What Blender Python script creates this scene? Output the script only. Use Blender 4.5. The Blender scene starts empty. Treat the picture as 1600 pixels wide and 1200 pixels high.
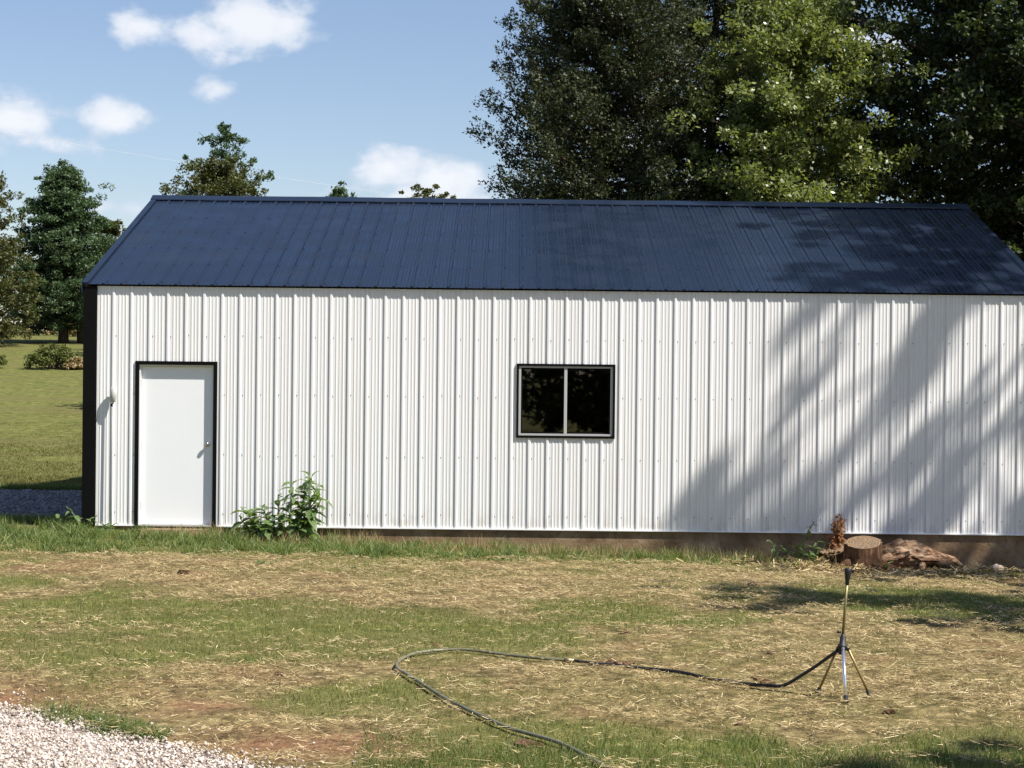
import bpy, math, random
import numpy as np
from mathutils import Vector, Matrix

R_ = math.radians
sc = bpy.context.scene
COL = sc.collection
rng = np.random.default_rng(7)
random.seed(7)

# ------------------------------------------------------------------ camera
CAM = Vector((0.0, -23.5, 2.05))
cd = bpy.data.cameras.new('camera')
cd.sensor_width = 36.0
cd.lens = 2909 / 1600 * 36
cd.clip_end = 3000
cam = bpy.data.objects.new('camera', cd)
COL.objects.link(cam)
cam.matrix_world = (Matrix.Translation(CAM) @ Matrix.Rotation(math.pi / 2 - 20 / 2909, 4, 'X')
                    @ Matrix.Rotation(0.0108, 4, 'Z'))
sc.camera = cam

# ------------------------------------------------------------------ sun and sky
SUN = Vector((1.75, -1.0, 2.55)).normalized()
SUN_EL = math.asin(SUN.z)
SUN_ROT = math.atan2(SUN.x, SUN.y)
sl = bpy.data.lights.new('sun', 'SUN')
sl.energy = 5.0
sl.angle = R_(0.53)
sl.color = (1.0, 0.95, 0.875)
so = bpy.data.objects.new('sun', sl)
COL.objects.link(so)
so.rotation_euler = SUN.to_track_quat('Z', 'Y').to_euler()

world = bpy.data.worlds.new('World')
sc.world = world
world.use_nodes = True
wt = world.node_tree
wn, wl = wt.nodes, wt.links


def W(kind, **kw):
    n = wn.new(kind)
    for k, v in kw.items():
        setattr(n, k, v)
    return n


def wmath(op, a, b=None, c=None):
    n = W('ShaderNodeMath', operation=op)
    for i, v in enumerate((a, b, c)):
        if v is None:
            continue
        if isinstance(v, (int, float)):
            n.inputs[i].default_value = v
        else:
            wl.new(v, n.inputs[i])
    return n.outputs[0]


sky = W('ShaderNodeTexSky', sky_type='NISHITA')
sky.sun_disc = False
sky.sun_elevation = SUN_EL
sky.sun_rotation = SUN_ROT
sky.air_density = 1.0
sky.dust_density = 0.5
sky.ozone_density = 2.0
tc = W('ShaderNodeTexCoord')
sep = W('ShaderNodeSeparateXYZ')
wl.new(tc.outputs['Generated'], sep.inputs[0])
az0 = wmath('ARCTAN2', sep.outputs[0], sep.outputs[1])
PER = 2 * math.pi / 10
az = wmath('SUBTRACT', wmath('FLOORED_MODULO', wmath('ADD', az0, PER / 2), PER), PER / 2)
el = wmath('ARCSINE', sep.outputs[2])
# soft noise that frays the outlines of the cumulus
nz = W('ShaderNodeTexNoise')
nz.inputs['Scale'].default_value = 52
nz.inputs['Detail'].default_value = 8
nz.inputs['Roughness'].default_value = 0.5
mp = W('ShaderNodeMapping')
mp.inputs['Scale'].default_value = (1, 1, 1.5)
wl.new(tc.outputs['Generated'], mp.inputs[0])
wl.new(mp.outputs[0], nz.inputs['Vector'])
noise = wmath('SUBTRACT', nz.outputs['Fac'], 0.5)
# cumulus clouds: (azimuth, elevation, half width, half height, strength), repeated round the whole horizon
CLOUDS = [(-.197, .178, .020, .009, .9), (-.163, .174, .036, .013, 1.0), (-.142, .181, .032, .015, 1.2),
          (-.122, .181, .018, .015, 1.05), (-.158, .147, .016, .0065, .8), (-.264, .129, .030, .013, 1.1),
          (-.250, .116, .034, .008, .6), (-.212, .129, .021, .011, 1.1), (-.066, .107, .021, .012, 1.2),
          (-.036, .102, .026, .012, 1.1), (-.052, .091, .046, .011, 1.0), (.09, .13, .05, .014, 1.0),
          (.19, .17, .04, .012, 1.0), (.25, .10, .04, .010, .9), (-.21, .083, .05, .009, .5)]
mask = None
for (a, e, rx, ry, s) in CLOUDS:
    dx = wmath('DIVIDE', wmath('SUBTRACT', az, a), rx)
    dy = wmath('DIVIDE', wmath('SUBTRACT', el, e), ry)
    d = wmath('SQRT', wmath('ADD', wmath('MULTIPLY', dx, dx), wmath('MULTIPLY', dy, dy)))
    v = wmath('MULTIPLY', wmath('SUBTRACT', 1.25, d), s)
    mask = v if mask is None else wmath('SMOOTH_MAX', mask, v, 0.35)
raw = wmath('ADD', mask, wmath('MULTIPLY', noise, 2.1))
rmp = W('ShaderNodeMapRange', interpolation_type='SMOOTHSTEP')
wl.new(raw, rmp.inputs['Value'])
rmp.inputs['From Min'].default_value = 0.14
rmp.inputs['From Max'].default_value = 0.78
rmp.inputs['To Max'].default_value = 0.84
shade = W('ShaderNodeMapRange', interpolation_type='SMOOTHSTEP')
wl.new(raw, shade.inputs['Value'])
shade.inputs['From Min'].default_value = 0.3
shade.inputs['From Max'].default_value = 1.3
ccol = W('ShaderNodeMix', data_type='RGBA')
wl.new(shade.outputs[0], ccol.inputs[0])
ccol.inputs[6].default_value = (5.5, 6.2, 7.3, 1)
ccol.inputs[7].default_value = (8.0, 8.1, 8.4, 1)
mixc = W('ShaderNodeMix', data_type='RGBA')
wl.new(rmp.outputs[0], mixc.inputs[0])
tint = W('ShaderNodeMix', data_type='RGBA', blend_type='MULTIPLY')
tint.inputs[0].default_value = 1.0
wl.new(sky.outputs[0], tint.inputs[6])
tint.inputs[7].default_value = (1.07, 1.02, 1.06, 1)
wl.new(tint.outputs[2], mixc.inputs[6])
wl.new(ccol.outputs[2], mixc.inputs[7])
bg = wn['Background']
wl.new(mixc.outputs[2], bg.inputs[0])
bg.inputs[1].default_value = 0.072

vs = sc.view_settings
vs.view_transform = 'Standard'
vs.look = 'None'
vs.exposure = 0.78
vs.gamma = 1.0
vs.use_curve_mapping = False
sc.cycles.max_bounces = 8
sc.cycles.transparent_max_bounces = 8


# ------------------------------------------------------------------ helpers
def sstep(a, b, x):
    t = np.clip((np.asarray(x, float) - a) / (b - a), 0, 1)
    return t * t * (3 - 2 * t)


def vnoise(x, y, seed=0):
    """smooth value noise on numpy arrays, 0..1"""
    x = np.asarray(x, float); y = np.asarray(y, float)
    xi = np.floor(x).astype(np.int64); yi = np.floor(y).astype(np.int64)
    fx = x - xi; fy = y - yi
    fx = fx * fx * (3 - 2 * fx); fy = fy * fy * (3 - 2 * fy)

    def h(i, j):
        n = (i * 374761393 + j * 668265263 + seed * 1442695041) & 0x7fffffff
        n = ((n ^ (n >> 13)) * 1274126177) & 0x7fffffff
        return ((n ^ (n >> 16)) & 0xffff) / 65535.0
    return ((h(xi, yi) * (1 - fx) + h(xi + 1, yi) * fx) * (1 - fy)
            + (h(xi, yi + 1) * (1 - fx) + h(xi + 1, yi + 1) * fx) * fy)


def fbm(x, y, seed=0, octv=4):
    v = 0; a = 0.5; t = 0
    for k in range(octv):
        v = v + a * vnoise(x * 2 ** k, y * 2 ** k, seed + k); t += a; a *= 0.5
    return v / t


def ground_z(X, Y):
    X = np.asarray(X, float); Y = np.asarray(Y, float)
    s = -0.035 * np.clip(X + 5, 0, 14) * sstep(-9, -1.5, Y) * (1 - sstep(3, 20, Y))
    r = np.interp(Y, [-500, 7.5, 10, 36, 56, 80, 900], [0, 0, .10, 1.95, 3.05, 4.1, 4.1])
    near = (1 - sstep(25, 60, np.abs(Y))) * (1 - sstep(15, 40, np.abs(X)))
    b = (fbm(X * 0.9, Y * 0.9, 3) - 0.5) * 0.05 * near + (fbm(X * 5, Y * 5, 9) - 0.5) * 0.022 * near
    far = (fbm(X * 0.03, Y * 0.03, 21) - 0.5) * 3.0 * sstep(90, 200, np.hypot(X, Y))
    return s + r + b + far


class MB:
    """collects shapes in world coordinates; build() links them as one mesh object"""
    def __init__(self):
        self.v = []; self.f = []

    def add(self, vs_, fs_):
        o = len(self.v)
        self.v.extend([tuple(p) for p in vs_])
        self.f.extend([tuple(i + o for i in f) for f in fs_])
        return self

    def box(self, x0, x1, y0, y1, z0, z1):
        v = [(x, y, z) for z in (z0, z1) for y in (y0, y1) for x in (x0, x1)]
        return self.add(v, [(0, 2, 3, 1), (4, 5, 7, 6), (0, 1, 5, 4), (2, 6, 7, 3), (0, 4, 6, 2), (1, 3, 7, 5)])

    def bbox(self, x0, x1, y0, y1, z0, z1, b=0.004):
        """box with bevelled long edges"""
        x = [x0, x0 + b, x1 - b, x1]
        prof = [(x0, y0 + b), (x0 + b, y0), (x1 - b, y0), (x1, y0 + b), (x1, y1 - b), (x1 - b, y1), (x0 + b, y1), (x0, y1 - b)]
        v = [(p[0], p[1], z) for z in (z0, z1) for p in prof]
        f = [(i, (i + 1) % 8, (i + 1) % 8 + 8, i + 8) for i in range(8)] + [tuple(range(7, -1, -1)), tuple(range(8, 16))]
        return self.add(v, f)

    def tube(self, pts, rad, n=8, caps=True):
        pts = [Vector(p) for p in pts]
        if not hasattr(rad, '__len__'):
            rad = [rad] * len(pts)
        t0 = (pts[1] - pts[0]).normalized()
        a = t0.orthogonal().normalized()
        v = []; f = []
        for i, p in enumerate(pts):
            t = (pts[min(i + 1, len(pts) - 1)] - pts[max(i - 1, 0)])
            t = t.normalized() if t.length > 1e-9 else t0
            a = (a - t * a.dot(t))
            a = a.normalized() if a.length > 1e-6 else t.orthogonal().normalized()
            b = t.cross(a)
            for k in range(n):
                q = 2 * math.pi * k / n
                v.append(p + (a * math.cos(q) + b * math.sin(q)) * rad[i])
        for i in range(len(pts) - 1):
            for k in range(n):
                f.append((i * n + k, i * n + (k + 1) % n, (i + 1) * n + (k + 1) % n, (i + 1) * n + k))
        if caps:
            f.append(tuple(range(n - 1, -1, -1)))
            m = (len(pts) - 1) * n
            f.append(tuple(range(m, m + n)))
        return self.add(v, f)

    def lathe(self, origin, axis, prof, n=20):
        """prof: (distance along axis, radius)"""
        o = Vector(origin); ax = Vector(axis).normalized()
        return self.tube([o + ax * d for d, r in prof], [r for d, r in prof], n)

    def build(self, name, mat, parent=None, smooth=False):
        org = parent_world(parent)
        me = bpy.data.meshes.new(name)
        me.from_pydata([(p[0] - org[0], p[1] - org[1], p[2] - org[2]) for p in self.v], [], self.f)
        me.materials.append(mat)
        if smooth:
            me.polygons.foreach_set('use_smooth', [True] * len(me.polygons))
        me.update()
        o = bpy.data.objects.new(name, me)
        COL.objects.link(o)
        o.parent = parent
        return o


def parent_world(p):
    v = Vector((0, 0, 0))
    while p is not None:
        v += Vector(p.location); p = p.parent
    return v


def np_mesh(name, verts, nper, mat, parent=None, smooth=False, normals=None):
    """verts (N, nper, 3): N separate n-gons as one mesh"""
    org = parent_world(parent)
    verts = verts.astype(np.float32) - np.array(org, dtype=np.float32)
    N = verts.shape[0]
    me = bpy.data.meshes.new(name)
    me.vertices.add(N * nper)
    me.vertices.foreach_set('co', verts.reshape(-1))
    me.loops.add(N * nper)
    me.loops.foreach_set('vertex_index', np.arange(N * nper, dtype=np.int32))
    me.polygons.add(N)
    me.polygons.foreach_set('loop_start', np.arange(0, N * nper, nper, dtype=np.int32))
    me.polygons.foreach_set('loop_total', np.full(N, nper, dtype=np.int32))
    me.materials.append(mat)
    me.update(calc_edges=True)
    o = bpy.data.objects.new(name, me)
    COL.objects.link(o)
    o.parent = parent
    return o


def tag(o, label=None, cat=None, group=None, kind=None):
    if label: o['label'] = label
    if cat: o['category'] = cat
    if group: o['group'] = group
    if kind: o['kind'] = kind
    return o


def empty(name, loc, label=None, cat=None, group=None):
    o = bpy.data.objects.new(name, None)
    COL.objects.link(o)
    o.location = loc
    o.empty_display_size = 0.2
    return tag(o, label, cat, group)


# ------------------------------------------------------------------ materials
class Mat:
    def __init__(self, name, rough=0.6, spec=0.5, metal=0.0):
        self.m = bpy.data.materials.new(name)
        self.m.use_nodes = True
        self.t = self.m.node_tree
        self.n = self.t.nodes; self.l = self.t.links
        self.b = self.n['Principled BSDF']
        self.b.inputs['Roughness'].default_value = rough
        self.b.inputs['Specular IOR Level'].default_value = spec
        self.b.inputs['Metallic'].default_value = metal

    def put(self, val, sock):
        if hasattr(val, 'node'):
            self.l.new(val, sock)
        elif isinstance(val, (int, float)):
            sock.default_value = val
        else:
            sock.default_value = (*val, 1) if len(val) == 3 else val

    def node(self, kind, **kw):
        n = self.n.new(kind)
        for k, v in kw.items():
            setattr(n, k, v)
        return n

    def noise(self, scale, detail=4, rough=0.55, coord='Object', stretch=None, dist=0.0):
        n = self.node('ShaderNodeTexNoise')
        n.inputs['Scale'].default_value = scale
        n.inputs['Detail'].default_value = detail
        n.inputs['Roughness'].default_value = rough
        n.inputs['Distortion'].default_value = dist
        tcn = self.node('ShaderNodeTexCoord')
        src = tcn.outputs[coord]
        if stretch:
            m = self.node('ShaderNodeMapping')
            m.inputs['Scale'].default_value = stretch
            self.l.new(src, m.inputs[0]); src = m.outputs[0]
        self.l.new(src, n.inputs['Vector'])
        return n.outputs['Fac']

    def pos_noise(self, scale, detail=4, stretch=None):
        n = self.node('ShaderNodeTexNoise')
        n.inputs['Scale'].default_value = scale
        n.inputs['Detail'].default_value = detail
        g = self.node('ShaderNodeNewGeometry')
        src = g.outputs['Position']
        if stretch:
            m = self.node('ShaderNodeMapping')
            m.inputs['Scale'].default_value = stretch
            self.l.new(src, m.inputs[0]); src = m.outputs[0]
        self.l.new(src, n.inputs['Vector'])
        return n.outputs['Fac']

    def island(self):
        return self.node('ShaderNodeNewGeometry').outputs['Random Per Island']

    def attr(self, name):
        return self.node('ShaderNodeAttribute', attribute_name=name).outputs['Fac']

    def objrand(self):
        return self.node('ShaderNodeObjectInfo').outputs['Random']

    def ramp(self, fac, stops):
        r = self.node('ShaderNodeValToRGB')
        e = r.color_ramp.elements
        while len(e) < len(stops):
            e.new(0.5)
        for i, (p, c) in enumerate(stops):
            e[i].position = p
            e[i].color = (*c, 1)
        self.put(fac, r.inputs[0])
        return r.outputs[0]

    def mix(self, fac, a, b, mode='MIX'):
        m = self.node('ShaderNodeMix', data_type='RGBA', blend_type=mode)
        self.put(fac, m.inputs[0]); self.put(a, m.inputs[6]); self.put(b, m.inputs[7])
        return m.outputs[2]

    def math(self, op, a, b=None):
        m = self.node('ShaderNodeMath', operation=op)
        self.put(a, m.inputs[0])
        if b is not None: self.put(b, m.inputs[1])
        return m.outputs[0]

    def range(self, v, a, b, c=0.0, d=1.0):
        m = self.node('ShaderNodeMapRange', interpolation_type='SMOOTHSTEP')
        self.put(v, m.inputs['Value'])
        for k, x in zip(('From Min', 'From Max', 'To Min', 'To Max'), (a, b, c, d)):
            m.inputs[k].default_value = x
        return m.outputs[0]

    def color(self, c):
        self.put(c, self.b.inputs['Base Color']); return self

    def rough(self, r):
        self.put(r, self.b.inputs['Roughness']); return self

    def bump(self, h, strength=0.3, dist=0.01):
        b = self.node('ShaderNodeBump')
        b.inputs['Strength'].default_value = strength
        b.inputs['Distance'].default_value = dist
        self.put(h, b.inputs['Height'])
        self.l.new(b.outputs[0], self.b.inputs['Normal'])
        return self


def leaf_mat(name, cols, trans=0.35, rough=0.5, spec=0.35, clump=0.9):
    m = Mat(name, rough, spec)
    base = m.ramp(m.island(), [(i / (len(cols) - 1), c) for i, c in enumerate(cols)])
    n = m.pos_noise(clump, 3)
    col = m.mix(m.range(n, 0.35, 0.65, 0.0, 0.55), base, cols[len(cols) // 2], 'MIX')
    m.color(col)
    tr = m.node('ShaderNodeBsdfTranslucent')
    m.l.new(m.mix(1.0, col, (1.25, 1.3, 0.6), 'MULTIPLY'), tr.inputs[0])
    mx = m.node('ShaderNodeMixShader')
    mx.inputs[0].default_value = trans
    m.l.new(m.b.outputs[0], mx.inputs[1]); m.l.new(tr.outputs[0], mx.inputs[2])
    m.l.new(mx.outputs[0], m.n['Material Output'].inputs[0])
    return m.m


M = {}
m = Mat('white_steel', 0.38, 0.5)
c = m.mix(m.objrand(), (0.70, 0.695, 0.685), (0.735, 0.73, 0.72))
c = m.mix(m.range(m.pos_noise(1.3, 6, (1, 1, .35)), 0.52, 0.8, 0, 0.35), c, (0.62, 0.60, 0.55))
gpos = m.node('ShaderNodeNewGeometry'); gsep = m.node('ShaderNodeSeparateXYZ'); m.l.new(gpos.outputs['Position'], gsep.inputs[0])
spl = m.math('MULTIPLY', m.range(gsep.outputs[2], 0.05, 0.42, 1.0, 0.0), m.range(m.pos_noise(7, 6, (1, 1, .6)), 0.42, 0.75, 0.0, 0.38))
c = m.mix(spl, c, (0.34, 0.27, 0.20))
m.color(c).bump(m.pos_noise(2.2, 2, (1, 1, .3)), 0.35, 0.008)
M['white_steel'] = m.m
m = Mat('white_paint', 0.4); m.color(m.mix(m.noise(6, 5), (0.78, 0.79, 0.79), (0.83, 0.83, 0.82))); M['white_paint'] = m.m
m = Mat('door_white', 0.42); m.color(m.mix(m.noise(3, 5), (0.74, 0.76, 0.77), (0.79, 0.80, 0.80))); M['door_white'] = m.m
m = Mat('black_steel', 0.55, 0.08); m.color(m.mix(m.noise(5, 4), (0.003, 0.003, 0.003), (0.006, 0.006, 0.006))); M['black_steel'] = m.m
m = Mat('navy_steel', 0.30, 0.5)
c = m.mix(m.objrand(), (0.0085, 0.0152, 0.0315), (0.0105, 0.0180, 0.0355))
c = m.mix(m.range(m.pos_noise(1.1, 6), 0.5, 0.8, 0, 0.3), c, (0.022, 0.029, 0.043))
m.color(c).rough(m.range(m.pos_noise(2.5, 5), 0.3, 0.7, 0.20, 0.40)).bump(m.pos_noise(3.0, 2, (1, .35, .35)), 0.3, 0.006)
M['navy_steel'] = m.m
m = Mat('frame_grey', 0.4); m.color((0.42, 0.42, 0.41)); M['frame_grey'] = m.m
m = Mat('cup_grey', 0.5); m.color(m.mix(m.noise(9, 5), (0.42, 0.42, 0.41), (0.56, 0.55, 0.53))); M['cup_grey'] = m.m
m = Mat('screw_grey', 0.45); m.color((0.16, 0.165, 0.18)); M['screw'] = m.m
m = Mat('steel_nickel', 0.25, 0.5, 1.0); m.color((0.55, 0.53, 0.49)); M['nickel'] = m.m
m = Mat('concrete_stained', 0.9, 0.2)
c = m.ramp(m.pos_noise(2.2, 8), [(0.3, (0.10, 0.062, 0.035)), (0.5, (0.21, 0.14, 0.082)), (0.72, (0.31, 0.235, 0.15))])
c = m.mix(m.range(m.pos_noise(14, 6), 0.5, 0.75, 0, 0.6), c, (0.07, 0.05, 0.035))
m.color(c).bump(m.pos_noise(30, 6), 0.6, 0.01); M['concrete'] = m.m
m = Mat('dark_inside', 0.9, 0.1); m.color((0.05, 0.045, 0.04)); M['inside'] = m.m
m = Mat('step_wood', 0.85, 0.2)
m.color(m.ramp(m.noise(8, 6, stretch=(1, 8, 8)), [(0.3, (0.16, 0.10, 0.06)), (0.7, (0.34, 0.25, 0.16))])); M['step_wood'] = m.m
# glass: fresnel mirror over a dim see-through
m = Mat('window_glass', 0.02)
gl = m.node('ShaderNodeBsdfGlossy'); gl.inputs['Roughness'].default_value = 0.015
tr = m.node('ShaderNodeBsdfTransparent'); tr.inputs[0].default_value = (0.45, 0.47, 0.47, 1)
fr = m.node('ShaderNodeFresnel'); fr.inputs[0].default_value = 2.05
mx = m.node('ShaderNodeMixShader'); m.l.new(fr.outputs[0], mx.inputs[0])
m.l.new(tr.outputs[0], mx.inputs[1]); m.l.new(gl.outputs[0], mx.inputs[2])
m.bump(m.noise(3, 2), 0.05, 0.004)
m.l.new(mx.outputs[0], m.n['Material Output'].inputs[0]); M['glass'] = m.m
m = Mat('rubber_black', 0.55); m.color((0.012, 0.012, 0.013)); M['rubber'] = m.m
m = Mat('hose_green', 0.5); m.color(m.ramp(m.noise(6, 5), [(0.3, (0.10, 0.105, 0.062)), (0.7, (0.19, 0.185, 0.12))])); M['hose_green'] = m.m
m = Mat('brass', 0.45, 0.4, 0.6); m.color((0.30, 0.24, 0.13)); M['brass'] = m.m
m = Mat('pole_olive', 0.4, 0.5, 0.6); m.color((0.22, 0.19, 0.085)); M['pole_olive'] = m.m
m = Mat('leg_brass', 0.42, 0.5, 0.5); m.color((0.30, 0.225, 0.095)); M['leg_brass'] = m.m
m = Mat('leg_silver', 0.22, 0.5, 0.9); m.color((0.85, 0.85, 0.9)); M['leg_silver'] = m.m
m = Mat('bark', 0.95, 0.1)
m.color(m.ramp(m.noise(9, 7, stretch=(3, 3, .6)), [(0.3, (0.035, 0.026, 0.018)), (0.7, (0.13, 0.10, 0.075))])).bump(m.noise(22, 6, stretch=(3, 3, .5)), 0.8, 0.02); M['bark'] = m.m
m = Mat('stump_bark', 0.95, 0.1)
m.color(m.ramp(m.noise(10, 7, stretch=(3, 3, .7)), [(0.3, (0.035, 0.018, 0.010)), (0.55, (0.11, 0.06, 0.034)), (0.75, (0.24, 0.15, 0.09))])).bump(m.noise(24, 6, stretch=(3, 3, .5)), 0.9, 0.02); M['stump_bark'] = m.m
m = Mat('cut_wood', 0.85, 0.15)
wv = m.node('ShaderNodeTexWave', wave_type='RINGS', rings_direction='Z')
wv.inputs['Scale'].default_value = 9; wv.inputs['Distortion'].default_value = 3.5; wv.inputs['Detail'].default_value = 4
tcn = m.node('ShaderNodeTexCoord'); m.l.new(tcn.outputs['Object'], wv.inputs[0])
c = m.ramp(wv.outputs['Fac'], [(0.2, (0.13, 0.08, 0.045)), (0.8, (0.24, 0.165, 0.10))])
c = m.mix(m.range(m.noise(7, 6), 0.45, 0.7, 0, 0.8), c, (0.16, 0.12, 0.085))
m.color(c).bump(m.noise(30, 5), 0.5, 0.008); M['cut_wood'] = m.m
m = Mat('log_wood', 0.9, 0.15)
c = m.ramp(m.noise(5, 8, 0.65, stretch=(1.0, 3, 3)), [(0.34, (0.05, 0.026, 0.015)), (0.48, (0.21, 0.12, 0.07)), (0.66, (0.42, 0.31, 0.21))])
m.color(c).bump(m.noise(18, 7, stretch=(.6, 3, 3)), 1.0, 0.03); M['log_wood'] = m.m
m = Mat('pale_stone', 0.85, 0.2); m.color(m.mix(m.noise(12, 6), (0.24, 0.18, 0.14), (0.46, 0.39, 0.33))).bump(m.noise(20, 5), 0.5, 0.01); M['stone'] = m.m
m = Mat('gravel_white', 0.9, 0.2)
m.color(m.ramp(m.island(), [(0.0, (0.17, 0.13, 0.105)), (0.2, (0.36, 0.30, 0.25)), (0.6, (0.50, 0.43, 0.37)), (1.0, (0.68, 0.61, 0.55))])); M['gravel'] = m.m
m = Mat('gravel_bed', 0.95, 0.1); m.color(m.ramp(m.pos_noise(40, 6), [(0.35, (0.20, 0.15, 0.125)), (0.6, (0.40, 0.35, 0.31))])).bump(m.pos_noise(60, 5), 0.8, 0.02); M['gravel_bed'] = m.m
m = Mat('gravel_grey', 0.9, 0.2)
m.color(m.ramp(m.island(), [(0.0, (0.10, 0.10, 0.11)), (0.5, (0.19, 0.19, 0.195)), (1.0, (0.31, 0.30, 0.30))])); M['gravel_grey'] = m.m
m = Mat('gravel_grey_bed', 0.95, 0.1); m.color(m.ramp(m.pos_noise(25, 6), [(0.35, (0.11, 0.11, 0.115)), (0.65, (0.23, 0.225, 0.22))])).bump(m.pos_noise(40, 5), 0.8, 0.02); M['gravel_grey_bed'] = m.m
m = Mat('straw', 0.6, 0.35)
m.color(m.ramp(m.island(), [(0.0, (0.10, 0.064, 0.027)), (0.3, (0.23, 0.165, 0.070)), (0.72, (0.42, 0.32, 0.15)), (1.0, (0.70, 0.58, 0.35))])); M['straw'] = m.m
m = Mat('wire', 0.5); m.color((0.55, 0.56, 0.58)); M['wire'] = m.m
m = Mat('clod', 0.95, 0.1); m.color(m.ramp(m.noise(9, 6), [(0.3, (0.05, 0.028, 0.018)), (0.7, (0.17, 0.10, 0.06))])).bump(m.noise(25, 5), 0.8, 0.01); M['clod'] = m.m
M['leaf_grass'] = leaf_mat('lawn_blade', [(0.070, 0.098, 0.024), (0.125, 0.148, 0.038), (0.195, 0.20, 0.060), (0.28, 0.245, 0.10)], 0.3, 0.55, 0.3, 0.6)
M['leaf_lush'] = leaf_mat('lush_blade', [(0.035, 0.070, 0.016), (0.085, 0.135, 0.032), (0.16, 0.205, 0.060), (0.27, 0.28, 0.12)], 0.35, 0.5, 0.35, 1.2)
M['leaf_field'] = leaf_mat('field_blade', [(0.10, 0.105, 0.032), (0.14, 0.135, 0.045), (0.18, 0.165, 0.06)], 0.25, 0.6, 0.2, 0.3)
M['leaf_cedar'] = leaf_mat('cedar_spray', [(0.020, 0.029, 0.012), (0.034, 0.045, 0.018), (0.055, 0.066, 0.026), (0.095, 0.098, 0.045)], 0.15, 0.5, 0.35, 1.1)
M['leaf_maple'] = leaf_mat('maple_leaf', [(0.055, 0.085, 0.026), (0.12, 0.155, 0.046), (0.20, 0.23, 0.075), (0.32, 0.34, 0.14)], 0.38, 0.34, 0.55, 0.8)
M['leaf_dark'] = leaf_mat('oak_leaf', [(0.020, 0.032, 0.012), (0.048, 0.068, 0.024), (0.115, 0.135, 0.055)], 0.25, 0.45, 0.4, 0.7)
M['leaf_pine'] = leaf_mat('pine_tuft', [(0.030, 0.060, 0.028), (0.066, 0.112, 0.050), (0.12, 0.17, 0.078)], 0.25, 0.5, 0.35, 0.5)
M['leaf_olive'] = leaf_mat('olive_leaf', [(0.045, 0.055, 0.016), (0.085, 0.095, 0.028), (0.13, 0.13, 0.045)], 0.3, 0.5, 0.35, 0.5)
M['leaf_bush'] = leaf_mat('bush_leaf', [(0.05, 0.07, 0.018), (0.10, 0.12, 0.03), (0.16, 0.17, 0.045)], 0.3, 0.5, 0.3, 0.9)
M['leaf_weed'] = leaf_mat('weed_leaf', [(0.085, 0.145, 0.045), (0.14, 0.21, 0.075), (0.22, 0.29, 0.12)], 0.4, 0.42, 0.45, 3.0)
M['leaf_rust'] = leaf_mat('dead_needles', [(0.16, 0.06, 0.025), (0.26, 0.11, 0.045), (0.34, 0.17, 0.08)], 0.2, 0.7, 0.2, 3.0)
M['leaf_dry'] = leaf_mat('dry_grass', [(0.20, 0.14, 0.07), (0.32, 0.24, 0.12), (0.40, 0.32, 0.18)], 0.2, 0.6, 0.3, 2.0)
m = Mat('green_stem', 0.55); m.color((0.10, 0.15, 0.05)); M['stem'] = m.m

# ------------------------------------------------------------------ ground sheet
# lawn character: ellipses on the ground (x, y, rx, ry, amount)
GREEN = [(-3.2, -8.3, 2.4, 2.0, .85), (-1.0, -8.6, 1.9, 1.6, .65), (0.9, -7.6, 1.3, 1.3, .55), (4.2, -5.6, 2.3, 2.4, 1.0), (2.9, -7.6, 1.4, 0.8, .45),
         (1.3, -13.75, 1.9, 0.75, .95), (-2.6, -10.6, 1.1, 0.9, .6), (-0.6, -11.5, .9, .6, .5), (0.3, -13.0, .8, .5, .6), (-1.2, -11.9, .8, .7, .45), (2.7, -13.4, .9, .7, .8),
         (1.2, -10.2, .6, .5, .3), (3.2, -10.9, .7, .35, .35), (-5.5, -6.0, 1.5, 1.0, .5)]
DRY = [(3.0, -10.9, 2.3, 1.9, .85), (1.6, -12.2, 1.9, .8, .8), (-2.4, -5.0, 3.6, 1.0, .75), (1.4, -5.0, 2.2, 1.6, .5), (0.5, -11.2, 1.2, .8, .6), (2.2, -8.8, .9, .7, .6), (-1.2, -6.6, 1.2, .5, .6)]
SOIL = [(-3.2, -11.75, 0.9, 0.6, 1.0), (-1.2, -13.3, 1.0, 0.55, 1.0), (-3.8, -4.6, 1.6, .6, .35), (-2.2, -12.2, .9, .5, .5), (4.9, -1.1, 1.6, .6, .6)]


def blobs(L, X, Y):
    v = np.zeros_like(X)
    for (a, b, rx, ry, s) in L:
        d = np.hypot((X - a) / rx, (Y - b) / ry)
        v = np.maximum(v, s * (1 - sstep(0.45, 1.15, d)))
    return v


def lush_amount(X, Y):
    X = np.asarray(X, float); Y = np.asarray(Y, float)
    edge = -3.1 + 0.235 * (X + 5.3) + (fbm(X * 1.3, Y * 1.3, 40) - 0.5) * 1.0
    v = sstep(0.0, 0.45, Y - edge) * (1 - sstep(3.0, 3.9, X + (fbm(X * 2, Y * 2, 41) - .5)))
    return v * (1 - sstep(0.2, 1.0, Y))


def green_amount(X, Y):
    X = np.asarray(X, float); Y = np.asarray(Y, float)
    n = fbm(X * 1.1, Y * 0.9, 50, 5)
    f = fbm(X * 4.5, Y * 3.5, 57, 3)
    v = blobs(GREEN, X, Y) * (0.35 + 1.3 * sstep(.3, .62, n)) * (0.5 + sstep(.35, .6, f)) + 0.55 * sstep(0.38, 0.64, n)
    v = v * (1 - blobs(DRY, X, Y) * (.55 + .45 * sstep(.3, .6, f)))
    v = np.maximum(v, lush_amount(X, Y))
    v = np.where(Y > 7.0, 1.0, v)
    v = np.maximum(v, sstep(-5.6, -7.0, X) * 0.8)
    v = np.maximum(v, sstep(7.5, 9.0, X) * 0.8)
    v = np.maximum(v, sstep(-17, -19, Y) * 0.8)
    return np.clip(v, 0, 1)


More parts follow.
